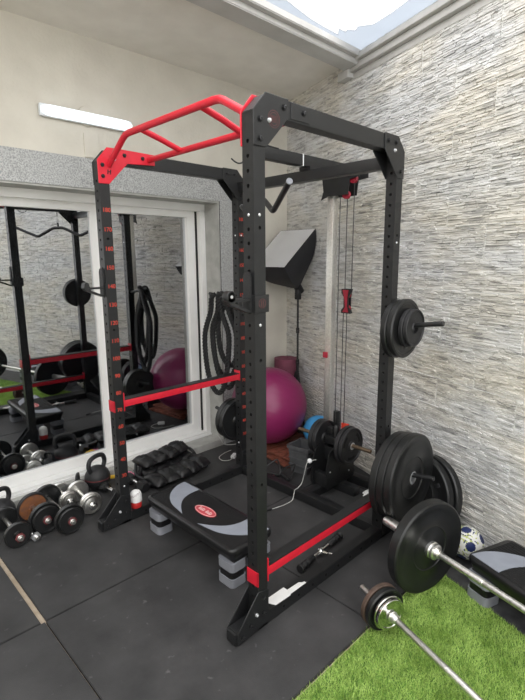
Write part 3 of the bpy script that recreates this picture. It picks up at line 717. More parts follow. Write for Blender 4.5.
# travelling pulley block
g = G(BLK2); Yc = -0.618
g.prism([(Yc-0.036, 1.352), (Yc+0.036, 1.352), (Yc+0.036, 1.325), (Yc+0.018, 1.300), (Yc+0.018, 1.235), (Yc+0.036, 1.215), (Yc+0.036, 1.195), (Yc-0.036, 1.195), (Yc-0.036, 1.215), (Yc-0.018, 1.235), (Yc-0.018, 1.300), (Yc-0.036, 1.325)], 1.322, 1.332, 'x')
g.prism([(Yc-0.030, 1.352), (Yc+0.030, 1.352), (Yc+0.018, 1.300), (Yc+0.018, 1.235), (Yc+0.030, 1.195), (Yc-0.030, 1.195), (Yc-0.018, 1.235), (Yc-0.018, 1.300)], 1.350, 1.356, 'x')
g.mats.append(PRED); g.prism([(Yc-0.020, 1.345), (Yc+0.026, 1.345), (Yc+0.010, 1.290), (Yc+0.004, 1.235), (Yc+0.024, 1.203), (Yc-0.022, 1.203), (Yc-0.010, 1.240), (Yc-0.012, 1.300)], 1.3195, 1.322, 'x', 1)
tb(g, 'travelling_block')['label'] = 'black and red travelling pulley block'
for zz in (1.315, 1.225):
    g = G(PRED); g.lathe([(0.004, 0), (0.024, 0), (0.024, 0.004), (0.019, 0.008), (0.024, 0.012), (0.024, 0.016), (0.004, 0.016)], (1.333, Yc, zz), (1, 0, 0), 24); tb(g, 'pulley')
# base, weight carriage and low pulley housing
g = G(BLK); g.box((D+p+0.002, YB-0.03, 0.001), (1.50, YB+0.03, 0.058), bev=0.003); g.box((1.40, -0.80, 0.001), (1.46, -0.36, 0.058), bev=0.003); g.box((1.24, -0.78, 0.001), (1.30, -0.41, 0.058), bev=0.003); tb(g, 'base_frame')
g = G(BLK)
for yy in (-0.660, -0.545):
    g.prism([(1.10, 0.058), (1.09, 0.20), (1.12, 0.30), (1.17, 0.33), (1.22, 0.30), (1.27, 0.335), (1.36, 0.33), (1.40, 0.24), (1.40, 0.058)], yy-0.005, yy, 'y')
g.box((1.12, -0.65, 0.058), (1.16, -0.51, 0.15), bev=0.004); g.box((1.22, -0.64, 0.20), (1.28, -0.52, 0.30), bev=0.006)
for (xx, zz) in ((1.13, 0.12), (1.13, 0.18), (1.20, 0.30), (1.30, 0.10), (1.36, 0.16), (1.36, 0.26), (1.24, 0.16)):
    g.lathe([(0.009, 0), (0.009, 0.006), (0, 0.008)], (xx, -0.66, zz), (0, -1, 0), 8)
g.box((1.36, -0.54, 0.058), (1.40, -0.50, 0.5), bev=0.003)
tb(g, 'pulley_housing')
for (xx, zz) in ((1.13, 0.175), (1.22, 0.24), (1.34, 0.12)):
    g = G(ZINC); g.lathe([(0.006, 0), (0.006, 0.008), (0, 0.009)], (xx, -0.662, zz), (0, -1, 0), 10); tb(g, 'zinc_bolt')
g = G(BLK); g.box((1.21, -0.655, 0.325), (1.345, -0.555, 0.380), bev=0.006); g.box((1.235, -0.60, 0.38), (1.285, -0.55, 0.43), bev=0.01); g.lathe([(0, 0), (0.022, 0), (0.022, 0.06), (0.012, 0.075), (0, 0.075)], (1.25, -0.62, 0.38), (0, 0, 1), 20); tb(g, 'weight_carriage')
g = G(RODB); g.cyl((1.24, -0.300, 0.352), (1.24, -0.898, 0.352), 0.0125, 20); tb(g, 'loading_rod')['label'] = 'brownish steel loading rod'
g = G(ORNG); g.box((1.330, -0.655, 0.345), (1.350, -0.600, 0.445), bev=0.004); tb(g, 'orange_clip')
# lat bar: hangs from the front of the boom on a short cable
lat = empty('lat_pulldown_bar', (0.605, YB, 1.84), 'bent black lat pulldown bar hanging from the cable boom behind the nearest upright', 'lat bar')
dv = Vector((0.352-0.605, -1.009+0.58, 0)); dv.normalize()
def lp(s, z): return dv*s+Vector((0, 0, z))
g = G(BLK2)
g.tube(cat_mull([lp(0.50, 0.024), lp(0.30, -0.05), lp(0.235, -0.068), lp(0.17, -0.045), lp(0.06, 0.0), lp(0, 0.004), lp(-0.06, 0.0), lp(-0.17, -0.045), lp(-0.235, -0.068), lp(-0.30, -0.05), lp(-0.50, 0.024)], 5), 0.0135, 14)
g.build('bent_bar', lat)
for s_ in (1, -1):
    g = G(GRY); g.cyl(lp(s_*0.497, 0.023), lp(s_*0.506, 0.0262), 0.0145, 18); g.build('end_cap', lat)
g = G(BLK2); g.prism([(-0.015, 0.0), (0.015, 0.0), (0.008, 0.05), (-0.008, 0.05)], -0.005, 0.005, 'x'); g.build('swivel_bracket', lat)
g = G(ZINC); g.tube([Vector((0, 0.012*math.cos(a), 0.075+0.030*math.sin(a))) for a in [2*PI*k/20 for k in range(20)]], 0.003, 8, closed=True); g.build('snap_hook', lat)
g = G(CABLE); g.cyl((0.605, YB, 1.942), (0.605, YB, 2.055), 0.003, 8); tb(g, 'steel_cable')

# ------------------------------------------------------------------ weight plates
def plate_geo(r, th, style='bumper', bore=0.026, m=None):
    """axis +y local, back face at y=0, front at y=-th"""
    g = G([m or RUB, ZINC]); k = r/0.225
    if style == 'bumper':
        prof = [(bore, 0), (0.06*k, 0), (r-0.006, 0), (r, -0.006), (r, -th+0.006), (r-0.007, -th), (r-0.030*k, -th), (r-0.036*k, -th+0.004), (0.115*k, -th+0.004), (0.109*k, -th+0.0005), (0.105*k, -th+0.004), (0.050*k, -th+0.003), (0.045*k, -th), (bore, -th), (bore, 0)]
    elif style == 'iron':
        prof = [(bore, 0), (0.05*k, 0), (0.06*k, -th*.2), (r-0.03*k, -th*.2), (r-0.02*k, 0), (r-0.003, 0), (r, -0.003), (r, -th+0.003), (r-0.003, -th), (r-0.020*k, -th), (r-0.03*k, -th*.72), (0.075*k, -th*.72), (0.062*k, -th), (bore, -th), (bore, 0)]
    else:
        prof = [(bore, 0), (r-0.002, 0), (r, -0.002), (r, -th+0.002), (r-0.002, -th), (r-0.012, -th), (r-0.014, -th*.8), (0.045, -th*.8), (0.04, -th), (bore, -th), (bore, 0)]
    if m is RUST: g.mats = [RUB2, RUST]; mi = [1 if (prof[i][0]+prof[i+1][0])/2 < 0.86*r else 0 for i in range(len(prof)-1)]
    else: mi = 0
    g.lathe([(a, -b) for a, b in prof], (0, 0, 0), (0, -1, 0), 64, mi)
    return g
def orient(e, nrm, roll=0):
    """point local -y along nrm"""
    q = Vector(nrm).normalized().to_track_quat('-Y', 'Z'); e.rotation_mode = 'QUATERNION'; e.rotation_quaternion = q
def plate(pos, nrm, r, th, label, group=None, style='bumper', m=None, bore=0.026, hub=True, kg=None):
    e = empty('weight_plate', pos, label, 'weight plate', group); orient(e, nrm)
    g = plate_geo(r, th, style, bore, m)
    g.build('disc', e)
    if hub:
        g = G(ZINC); g.lathe([(bore-0.0005, 0.0005), (bore-0.0005, th+0.001), (bore+0.010, th+0.001), (bore+0.010, th-0.002)], (0, 0, 0), (0, -1, 0), 32); g.build('bore_ring', e)
    return e
NY = (0, -1, 0)
PG = 'plates stored on the rack pegs'
def pz(z0, y): return z0+0.035*((-Wd-y)/0.25)
y = -Wd-0.012
for r_, th, z, lab, st in ((0.150, 0.034, 1.198, 'large black disc nearest the upright on the upper right peg', 'bumper'),
                       (0.150, 0.034, 1.198, 'second large black disc on the upper right peg, behind the two small ones', 'bumper'),
                       (0.098, 0.022, 1.198, 'small black disc touching the large ones on the upper right peg', 'iron'),
                       (0.094, 0.022, 1.198, 'outermost small black disc on the upper right peg', 'iron')):
    plate((XP, y, pz(z, y)-(0.0115)), NY, r_, th, lab, PG, st, m=RUB2 if st == 'iron' else RUB, hub=False, bore=0.025); y -= th+0.0015
y = -Wd-0.034
for k, lab in enumerate(('innermost of three big black bumper plates on the lower right peg', 'middle one of three big black bumper plates on the lower right peg', 'outermost big black bumper plate with steel bore on the lower right peg')):
    plate((XP, y, pz(0.405, y)-0.0115), NY, 0.233, 0.0405, lab, PG, 'bumper', hub=(k == 2), bore=0.025); y -= 0.042
# far left peg, axis +y
plate((XP, p+0.012, 0.385), (0, 1, 0), 0.150, 0.040, 'black plate on the far left upright below the battle rope, nearer the post', PG, 'iron', hub=False, bore=0.025, m=RUB)
plate((XP, p+0.054, 0.391), (0, 1, 0), 0.150, 0.036, 'black plate on the far left upright below the battle rope, nearer the door', PG, 'iron', hub=False, bore=0.025, m=RUB)
# loading rod plates
for y_, r_, lab in ((-0.700, 0.125, 'black grip plate on the right of the tower carriage, inner one'), (-0.732, 0.120, 'black grip plate on the right of the tower carriage, outer one')):
    e = plate((1.24, y_, 0.349), NY, r_, 0.028, lab, 'plates on the tower loading rod', 'iron', m=RUB2, bore=0.0145)
    for a in (0.5, 2.6, 4.7):
        g = G(HOLE); pts = []
        for s_ in (1, -1):
            rr = r_*0.72+s_*0.009
            pts += [(rr*math.cos(a+s_*t), rr*math.sin(a+s_*t)) for t in (-0.42, -0.2, 0, 0.2, 0.42)]
        g.prism(pts, -0.0215, -0.0205, 'y'); g.build('grip_slot', e)
for y_, lab in ((-0.515, 'black plate on the left of the tower carriage, inner one'), (-0.480, 'black plate on the left of the tower carriage, outer one')):
    plate((1.24, y_, 0.349), NY, 0.120, 0.030, lab, 'plates on the tower loading rod', 'iron', m=RUB2, bore=0.0145, hub=False)
# two plates leaning on the stone wall
for k, (s_, lab) in enumerate(((0.105, 'big black bumper plate leaning directly on the stone wall'), (0.158, 'big embossed black bumper plate leaning on the stone wall in front of its twin'))):
    tilt = 0.17; nn = (SN*math.cos(tilt)+Vector((0, 0, math.sin(tilt)))).normalized()
    r_ = 0.215; c = sp(1.915-0.012*k, s_, r_*math.cos(tilt)+0.001)
    e = plate(tuple(c), tuple(nn), r_, 0.045, lab, 'plates leaning on the stone wall', 'bumper')
    if k == 1:
        for j in range(5):   # raised ring of ribs and studs
            a = 0.3+j*0.60; g = G(RUB2); g.box((-0.012, -0.0475, -0.016), (0.012, -0.040, 0.016), bev=0.002, xf=Matrix.Rotation(a, 4, 'Y') @ Matrix.Translation((0, 0, 0.15))); g.build('raised_rib', e)


# ------------------------------------------------------------------ barbells
bd = Vector((-0.2530, -0.9675, 0)).normalized()
bp0 = Vector((0.742, -1.526, 0.2225))
bar = empty('barbell', tuple(bp0), 'long chrome barbell with big bumper plates lying over the grass towards the lower right', 'barbell')
def along(s): return bd*s
g = G(SLOT); g.cyl(along(-0.262), along(0.020), 0.0248, 28); g.build('sleeve', bar); g = G(SLOT); g.cyl(along(1.33), along(1.62), 0.0248, 28); g.build('sleeve', bar)
g = G(SLOT); g.lathe([(0, 0), (0.033, 0), (0.039, 0.004), (0.039, 0.014), (0.033, 0.018), (0.037, 0.022), (0.037, 0.032), (0.026, 0.036), (0.022, 0.050), (0, 0.052)], along(0.026), bd, 32); g.build('collar', bar); g = G(SLOT)
g.lathe([(0, 0), (0.033, 0), (0.039, 0.004), (0.039, 0.014), (0.033, 0.018), (0.037, 0.022), (0.037, 0.032), (0.026, 0.036), (0.022, 0.050), (0, 0.052)], along(1.324), -bd, 32); g.build('collar', bar)
g = G(SLOT); g.cyl(along(0.07), along(0.30), 0.0142, 20); g.build('smooth_shaft', bar); g = G(CHR); g.cyl(along(1.05), along(1.28), 0.0142, 20); g.build('smooth_shaft', bar)
g = G(STL); g.cyl(along(0.30), along(1.05), 0.0138, 20); g.build('knurled_shaft', bar)
def bar_plate(s, dirn, r, th, label, grp, parent_pos, style='bumper', m=None, bore=0.0265, hub=True):
    c = parent_pos+bd*s; return plate(tuple(c), tuple(bd*dirn), r, th, label, grp, style, m=m, bore=bore, hub=hub)
bar_plate(-0.028, 1, 0.222, 0.052, 'big black bumper plate on the near end of the long barbell, standing on mat edge', 'bumper plates on the long barbell', bp0)
bar_plate(1.382, -1, 0.222, 0.052, 'big black bumper plate on the far end of the long barbell, seen only mirrored', 'bumper plates on the long barbell', bp0)
md_ = Vector((-0.318, -0.948, 0)).normalized(); mp0 = Vector((0.388, -1.524, 0.0965))
bd_save = bd; bd = md_
mini = empty('barbell', tuple(mp0), 'thin steel barbell with small plates lying on the grass in the foreground', 'barbell')
g = G(STL); g.cyl(along(-0.150), along(0.34), 0.0125, 18); g.build('smooth_end', mini)
g = G(SLOT); g.cyl(along(0.34), along(1.30), 0.0128, 18); g.build('shaft', mini)
g = G(SLOT); g.lathe([(0.013, 0), (0.020, 0), (0.024, 0.004), (0.020, 0.008), (0.020, 0.016), (0.016, 0.030), (0.013, 0.032)], along(0.052), md_, 24); g.build('collar', mini)
GP = 'plates on the thin barbell'
bar_plate(-0.036, 1, 0.0945, 0.022, 'brown rusty plate outermost on the thin barbell', GP, mp0, 'iron', BROWN, 0.014, False)
bar_plate(-0.009, 1, 0.0925, 0.024, 'black plate between brown and chrome plates on the thin barbell', GP, mp0, 'iron', RUB, 0.014, False)
bar_plate(0.018, 1, 0.074, 0.013, 'polished chrome plate touching the black plate on the thin barbell', GP, mp0, 'chrome', CHR, 0.014, False)
bar_plate(0.034, 1, 0.068, 0.013, 'polished chrome plate on the grip side of the thin barbell', GP, mp0, 'chrome', CHR, 0.014, False)
bar_plate(1.20, 1, 0.0945, 0.024, 'brown rusty plate on the out of frame end of the thin barbell', GP, mp0, 'iron', BROWN, 0.014, False)
bd = bd_save

# ------------------------------------------------------------------ step platforms
def rrect(w, l, r, n=6):
    out = []
    for cx, cy, a0 in ((w-r, l-r, 0), (r, l-r, PI/2), (r, r, PI), (w-r, r, 1.5*PI)):
        for k in range(n+1):
            a = a0+PI/2*k/n; out.append((cx+r*math.cos(a), cy+r*math.sin(a)))
    return out
def step_platform(loc, rz, w, l, label, grp='step platforms', flip=False):
    e = empty('step_platform', loc, label, 'step platform', grp, rz)
    zt = 0.205; zb = 0.135
    g = G(DECK); bm = g.bm; rings = []
    for (ins, z) in ((0.024, zb), (0.012, zb+0.028), (0.010, zt-0.030), (0.001, zt-0.027), (0.0, zt-0.012), (0.003, zt-0.004), (0.010, zt)):
        rings.append([bm.verts.new((x+ins, y+ins, z)) for x, y in rrect(w-2*ins, l-2*ins, max(0.042-ins, 0.010))])
    N = len(rings[0])
    for a, b in zip(rings[:-1], rings[1:]):
        for k in range(N): bm.faces.new((a[k], a[(k+1) % N], b[(k+1) % N], b[k]))
    bm.faces.new(rings[-1]); bm.faces.new(rings[0][::-1]); g.build('deck', e, smooth=50)
    # ribbed tread
    g = G(GRIP)
    nr = int((l-0.05)/0.0085)
    for k in range(nr):
        yy = 0.025+k*0.0085
        g.box((0.022, yy, zt-0.001), (w-0.022, yy+0.0045, zt+0.0016))
    g.build('ribbed_tread', e, smooth=0)
    # two grey crescents facing each other
    cr_ = cat_mull([(0.264, 0.748, 0), (0.192, 0.733, 0), (0.118, 0.680, 0), (0.062, 0.590, 0), (0.038, 0.450, 0)], 6)+cat_mull([(0.038, 0.450, 0), (0.080, 0.520, 0), (0.132, 0.575, 0), (0.195, 0.600, 0), (0.266, 0.604, 0)], 6)[1:]
    for s_ in (1, -1):
        g = G(LGRY); P2 = [((w-v.x*w/0.285) if flip else v.x*w/0.285, v.y if s_ > 0 else l-v.y) for v in cr_]
        g.prism(P2, zt-0.0005, zt+0.0028, 'z'); g.build('grey_inlay', e, smooth=0)['label'] = 'grey crescent inlay'
    g = G([LOGO, LOGOW]); pts = [(w/2+0.036*math.cos(a), l/2+0.082*math.sin(a)) for a in [2*PI*k/36 for k in range(36)]]
    g.prism(pts, zt, zt+0.0034, 'z', 0)
    pts = [(w/2+0.032*math.cos(a), l/2+0.077*math.sin(a)) for a in [2*PI*k/36 for k in range(36)]]
    g.tube([(x, y, zt+0.0036) for x, y in pts], 0.0012, 6, mi=1, closed=True)
    for j, yy in enumerate((-0.030, 0.030)):
        for q_ in range(4):
            y_ = l/2+yy+(q_-1.5)*0.0125; g.box((w/2-0.010, y_-0.0032, zt+0.0033), (w/2+(0.012 if q_ % 2 else 0.007), y_+0.0032, zt+0.0042), mi=1)
        g.box((w/2-0.011, l/2+yy-0.022, zt+0.0033), (w/2-0.007, l/2+yy+0.022, zt+0.0042), mi=1)
    g.build('oval_label', e, smooth=0)['label'] = 'red oval label with pale lettering'
    # stacked risers at both ends, grey / black / grey; under each corner
    for cy in (0, 1):
        for cx in (0, 1):
            def xr(a, b): return (a, b) if cx == 0 else (w-b, w-a)
            def yr(a, b): return (a, b) if cy == 0 else (l-b, l-a)
            for (z0, z1, m_, ins) in ((0.001, 0.046, GRY, 0.0), (0.046, 0.084, DECK, 0.004), (0.084, 0.128, GRY, 0.0)):
                g = G(m_); x_, y_ = xr(0.008+ins, 0.105-ins), yr(0.010+ins, 0.124-ins)
                bb = g.box((x_[0], y_[0], z0), (x_[1], y_[1], z1))
                es = [ed for ed in g.bm.edges if abs(ed.verts[0].co.z-ed.verts[1].co.z) > 0.02]
                bmesh.ops.bevel(g.bm, geom=es, offset=0.022, segments=4, affect='EDGES', profile=0.5)
                g.build('riser_block', e)['label'] = 'grey riser block' if m_ is GRY else 'black riser block'
    g = G(DECK); g.box((0.03, 0.02, 0.127), (w-0.03, l-0.02, 0.137)); g.build('underframe', e)
    return e
step_platform((0.080, -0.905, 0), 0, 0.285, 0.765, 'black step platform with red oval label inside the rack')
c = Vector((0.842, -1.672, 0)) + Vector((-math.sin(ANG), -math.cos(ANG), 0))*0.76
step_platform(tuple(c+Vector((0, 0, -0.004))), -ANG, 0.30, 0.765, 'black and grey step platform at the right edge beside the stone wall', flip=True)

# ------------------------------------------------------------------ balls, mat roll, softbox, corner things
def soft_ball(c, r, name, m, label, cat):
    g = G([m]); N = 90; prof = []
    for k in range(N+1):
        a = PI*k/N; rr = r*(1-0.0025*(0.5+0.5*math.cos(a*44)))
        prof.append((max(0, rr*math.sin(a)), -rr*math.cos(a)))
    g.lathe(prof, (0, 0, 0), (0.25, -0.35, 0.9), 72)
    o = g.build(name, None, smooth=60); o.location = c; return tag(o, label, cat)
soft_ball((1.415, 0.178, 0.382), 0.307, 'exercise_ball', PINK, 'large magenta exercise ball in the corner behind the rack', 'exercise ball')
soft_ball((1.645, -0.150, 0.191), 0.119, 'pilates_ball', BLUE, 'small sky blue ball between the magenta ball and the chrome column', 'ball')
# soccer ball with printed patches
e = empty('soccer_ball', (1.128, -1.565, 0.081), 'small white soccer ball with navy patches by the stone wall', 'ball')
g = G([BALW, BALN, BALY]); k = bmesh.ops.create_icosphere(g.bm, subdivisions=5, radius=0.084)
ico = [Vector(v).normalized() for v in ((0, 1, 1.618), (0, -1, 1.618), (0, 1, -1.618), (0, -1, -1.618), (1, 1.618, 0), (-1, 1.618, 0), (1, -1.618, 0), (-1, -1.618, 0), (1.618, 0, 1), (-1.618, 0, 1), (1.618, 0, -1), (-1.618, 0, -1))]
R_ = Matrix.Rotation(0.5, 3, 'X') @ Matrix.Rotation(0.4, 3, 'Z'); ico = [R_ @ v for v in ico]
for f in g.bm.faces:
    c_ = f.calc_center_median().normalized(); dd = sorted([c_.dot(v) for v in ico]); ang = math.acos(min(1, dd[-1])); nn = noise.noise(c_*7)
    if ang < 0.30: f.material_index = 1
    elif 0.41 < ang < 0.47 and nn > 0.0: f.material_index = 1
    elif nn > 0.24: f.material_index = 2
g.build('shell', e, smooth=60)
# ribbed plastic deck tile under the balls
e = empty('plastic_deck', (1.50, 0.03, 0), 'stack of red-brown slatted plastic deck tiles under the magenta ball', 'deck tile', None, 0)
for lvl, (dx, dy, rz) in enumerate(((0, 0, 0), (0.02, 0.03, 0.12))):
    g = G(WOOD); xf = Matrix.Translation((dx, dy, lvl*0.034)) @ Matrix.Rotation(rz-0.15, 4, 'Z')
    for k in range(6): g.box((-0.24, -0.24+k*0.082, 0.018), (0.22, -0.168+k*0.082, 0.033), bev=0.003, xf=xf)
    for k in range(3): g.box((-0.22+k*0.20, -0.24, 0.001), (-0.18+k*0.20, 0.24, 0.018), xf=xf)
    g.build('slatted_tile', e)
# rolled foam mat standing in the corner
g = G(MAUVE); pts = []; n = 130
for k in range(n):
    a = k/n*2*PI*6; pts.append(((0.018+0.085*k/n)*math.cos(a), (0.018+0.085*k/n)*math.sin(a)))
o_ = [(x*(1+0.006/max(math.hypot(x, y), .01)), y*(1+0.006/max(math.hypot(x, y), .01))) for x, y in pts]
i_ = [(x*(1-0.0055/max(math.hypot(x, y), .01)), y*(1-0.0055/max(math.hypot(x, y), .01))) for x, y in pts]
A = [[g.bm.verts.new((x, y, z)) for x, y in L] for z in (0.0, 0.69) for L in (o_, i_)]
for k in range(n-1):
    g.bm.faces.new((A[0][k], A[0][k+1], A[2][k+1], A[2][k])); g.bm.faces.new((A[1][k+1], A[1][k], A[3][k], A[3][k+1]))
    g.bm.faces.new((A[2][k], A[2][k+1], A[3][k+1], A[3][k])); g.bm.faces.new((A[0][k+1], A[0][k], A[1][k], A[1][k+1]))
g.bm.faces.new((A[0][0], A[2][0], A[3][0], A[1][0])); g.bm.faces.new((A[0][-1], A[1][-1], A[3][-1], A[2][-1]))
o = g.build('rolled_mat', None, smooth=50); o.location = (1.795, 0.345, 0.0); tag(o, 'rolled dusky pink foam mat standing in the corner behind the magenta ball', 'exercise mat')
g = G(STL); g.cyl((0, 0, 0), (0.03, 0.06, 0.80), 0.007, 12); o = g.build('thin_pole'); o.location = (1.64, 0.425, 0.001); tag(o, 'thin grey pole leaning in the corner above the magenta ball', 'pole')
# softbox
A_, B_, C_, D_ = [Vector(v) for v in ((1.832, 0.057, 1.780), (1.466, 0.057, 1.481), (1.466, 0.440, 1.481), (1.832, 0.440, 1.780))]
P_ = Vector((1.770, 0.185, 1.312))
sb = empty('softbox_light', (P_.x, P_.y, 0), 'softbox studio light on a black stand, white front tilted up', 'softbox light')
off = -Vector((P_.x, P_.y, 0))
cen = (A_+B_+C_+D_)/4; nf = (B_-A_).cross(D_-A_).normalized()
if nf.dot(cen-P_) < 0: nf = -nf
g = G(SOFTW); n = 12; grid = []
for i in range(n+1):
    row = []
    for j in range(n+1):
        u, v = i/n, j/n; q = A_*(1-u)*(1-v)+B_*u*(1-v)+C_*u*v+D_*(1-u)*v
        q = q-nf*0.030*(16*u*(1-u)*v*(1-v))**0.6*0.6; row.append(g.bm.verts.new(q+off))
    grid.append(row)
for i in range(n):
    for j in range(n): g.bm.faces.new((grid[i][j], grid[i+1][j], grid[i+1][j+1], grid[i][j+1]))
bmesh.ops.solidify(g.bm, geom=list(g.bm.faces), thickness=0.002); g.build('diffuser', sb)
g = G(SOFTB)
cs = [A_, B_, C_, D_]; back = [P_+(c_-cen)*0.14+nf*0.02 for c_ in cs]
n = 10
for k in range(4):
    a0, a1, b0, b1 = cs[k], cs[(k+1) % 4], back[k], back[(k+1) % 4]; G_ = []
    for i in range(n+1):
        row = []; s_ = i/n; bul = 0.055*math.sin(PI*s_)
        for j in range(n+1):
            t = j/n; q = (a0*(1-t)+a1*t)*(1-s_)+(b0*(1-t)+b1*t)*s_; cc_ = cen*(1-s_)+P_*s_
            q = q+(q-cc_).normalized()*bul*(1-0.25*math.sin(PI*t)); row.append(g.bm.verts.new(q+off))
        G_.append(row)
    for i in range(n):
        for j in range(n): g.bm.faces.new((G_[i][j], G_[i+1][j], G_[i+1][j+1], G_[i][j+1]))
bmesh.ops.remove_doubles(g.bm, verts=list(g.bm.verts), dist=0.0005); bmesh.ops.recalc_face_normals(g.bm, faces=list(g.bm.faces))
bmesh.ops.solidify(g.bm, geom=list(g.bm.faces), thickness=0.002); g.build('fabric_shell', sb, smooth=50)
g = G(BLK2); hb = P_+off
g.cyl(hb+Vector((0, 0, -0.06)), hb+Vector((0, 0, 0.02)), 0.026, 20); g.box((hb.x-0.018, hb.y-0.022, hb.z-0.10), (hb.x+0.018, hb.y+0.022, hb.z-0.04), bev=0.004); g.cyl(hb+nf*0.03, hb-nf*0.05, 0.034, 20); g.build('lamp_head', sb)
g = G(BLK); g.cyl((0, 0, 0.62), (0, 0, 1.26), 0.0085, 14); g.cyl((0, 0, 0.10), (0, 0, 0.68), 0.012, 14); g.build('pole', sb)
for zz in (0.93, 0.66):
    g = G(BLK2); g.cyl((0, 0, zz), (0, 0, zz+0.045), 0.015, 14); g.cyl((0, 0, zz+0.02), (-0.02, -0.025, zz+0.02), 0.006, 10); g.build('clamp', sb)
for a in (-1.9, -4.0, -6.1):
    g = G(BLK); d_ = Vector((math.cos(a), math.sin(a), 0))
    g.tube([Vector((0, 0, 0.60))+d_*0.012, d_*0.07+Vector((0, 0, 0.34)), d_*0.14+Vector((0, 0, 0.012))], 0.007, 10); g.build('leg', sb)
# grey crate beside the tower
e = empty('plastic_crate', (1.315, -0.285, 0.0), 'small grey plastic crate between deck tiles and the cable tower', 'crate', None, 0.1)
g = G(CRATE); w_, d_, h_ = 0.080, 0.085, 0.205
pts_o = lambda k: [(-w_*k, -d_*k), (w_*k, -d_*k), (w_*k, d_*k), (-w_*k, d_*k)]
bm = g.bm; R4 = []
for (k, z) in ((0.82, 0.002), (1.0, h_), (1.06, h_), (1.06, h_-0.02), (1.09, h_-0.02), (1.09, h_+0.004), (0.95, h_+0.004), (0.77, 0.008)):
    R4.append([bm.verts.new((x, y, z)) for x, y in pts_o(k)])
for a, b in zip(R4[:-1], R4[1:]):
    for k in range(4): bm.faces.new((a[k], a[(k+1) % 4], b[(k+1) % 4], b[k]))
bm.faces.new(R4[0][::-1]); bm.faces.new(R4[-1]); bmesh.ops.recalc_face_normals(bm, faces=list(bm.faces)); g.build('tub', e, smooth=20)
g = G(CRATE)
for z in (0.06, 0.11, 0.16): g.box((-0.075, -0.088, z), (0.075, -0.079, z+0.008)); g.box((-0.083, -0.08, z), (-0.070, 0.08, z+0.008))
g.build('ribs', e, smooth=0)

# ------------------------------------------------------------------ battle rope on its peg
def rope_mesh(path, R=0.0190, pitch=0.075, r=0.0092):
    P = [Vector(v) for v in path]; L = [0]
    for a, b in zip(P[:-1], P[1:]): L.append(L[-1]+(b-a).length)
    tot = L[-1]; n = int(tot/0.0065); pts = []; j = 0
    for i in range(n+1):
        s_ = tot*i/n
        while j < len(L)-2 and L[j+1] < s_: j += 1
        pts.append(P[j].lerp(P[j+1], (s_-L[j])/max(1e-6, L[j+1]-L[j])))
    g = G(ROPE); pr = None; fr = []
    for i in range(len(pts)):
        t = (pts[min(i+1, n)]-pts[max(i-1, 0)]).normalized()
        a = (pr-t*pr.dot(t)).normalized() if pr is not None else t.cross(Vector((1, 0.3, 0))).normalized(); pr = a; fr.append((a, t.cross(a)))
    for k in range(3):
        q = [pts[i]+(fr[i][0]*math.cos(2*PI*(i*tot/n/pitch)+k*2*PI/3)+fr[i][1]*math.sin(2*PI*(i*tot/n/pitch)+k*2*PI/3))*R*0.62 for i in range(len(pts))]
        g.tube(q, r, 7)
    return g
def loops(rows):
    out = []
    for (x, yl, yr, zt, zb, sk) in rows:
        ym = (yl+yr)/2; w2 = (yl-yr)/2
        for k in range(14):
            a = PI/2-2*PI*k/14    # start at the top, run clockwise
            yy = ym+w2*math.cos(a)*(1.0 if math.sin(a) < 0.3 else 0.55)+sk*math.sin(a); zz = (zt+zb)/2+(zt-zb)/2*math.sin(a)
            out.append(Vector((x+0.004*math.sin(3*a)+0.002*k, yy, zz)))
    return out
XR = XP
pth = loops([(XR-0.024, 0.408, 0.150, 1.300, 0.555, 0.0), (XR+0.020, 0.300, 0.075, 1.300, 0.775, 0.0), (XR-0.002, 0.335, 0.090, 1.302, 0.610, 0.02), (XR+0.040, 0.395, 0.110, 1.300, 0.66, 0.0)])
pth.append(Vector((XR+0.03, 0.22, 1.30)))
g = rope_mesh(cat_mull(pth, 10)); tag(g.build('battle_rope', None, smooth=60), 'coiled black battle rope hanging from the far left upright beside the glass door', 'rope')

# ------------------------------------------------------------------ dumbbells and kettlebells
def dumbbell(loc, rz, L, r, label, plates, handle=STL, grp='dumbbells by the glass door', endm=STL, hub=None, tilt=0, group=True):
    """loc: front (camera side) plate centre on floor line; axis runs +y locally. plates: list per end of (y, r, th, mat)"""
    e = empty('dumbbell', loc, label, 'dumbbell', grp, rz)
    g = G(handle); g.cyl((0, -0.075, r), (0, L+0.075, r), 0.0125, 16); g.build('handle', e)
    for (y_, rr, th, m_, sd) in plates:
        g = plate_geo(rr, th, 'chrome' if m_ in (CHR, STL, SLOT) else 'iron', 0.0135, m_)
        xf = Matrix.Translation((0, y_, r)) @ (Matrix.Rotation(PI, 4, 'Z') if sd < 0 else Matrix.Identity(4)); g.build('plate', e, xf=xf)
    for y_, d_ in ((-0.058, -1), (L+0.058, 1)):
        g = G([endm, hub or endm]); g.lathe([(0.013, 0), (0.024, 0), (0.026, 0.004), (0.026, 0.012), (0.019, 0.016), (0.013, 0.018)], (0, y_+(0.014 if d_ < 0 else -0.014), r), (0, d_, 0), 6, [1, 1, 1, 1, 0]); g.build('spin_lock', e)
    return e
def pl2(L, r, m=RUB, r2=None, m2=None):
    r2 = r2 or r*0.86
    return [(0.0, r, 0.024, m, 1), (-0.026, r2, 0.020, m, 1), (L, r, 0.024, m2 or m, -1), (L+0.026, r2, 0.020, m, -1)]
REDH = mat('red_spin_lock', (0.15, 0.035, 0.038), 0.55, 0.2)
dumbbell((-0.512, 0.215, 0), 0.0, 0.20, 0.071, 'black plate dumbbell with chrome handle at the left edge, first of the row', [(0.0, 0.071, 0.024, RUB, 1), (0.20, 0.071, 0.024, RUB, -1)], hub=REDH)
dumbbell((-0.352, 0.255, 0), 0.04, 0.15, 0.090, 'dumbbell with one rusty brown plate at its far end', pl2(0.15, 0.090, RUB, m2=RUST), hub=REDH)
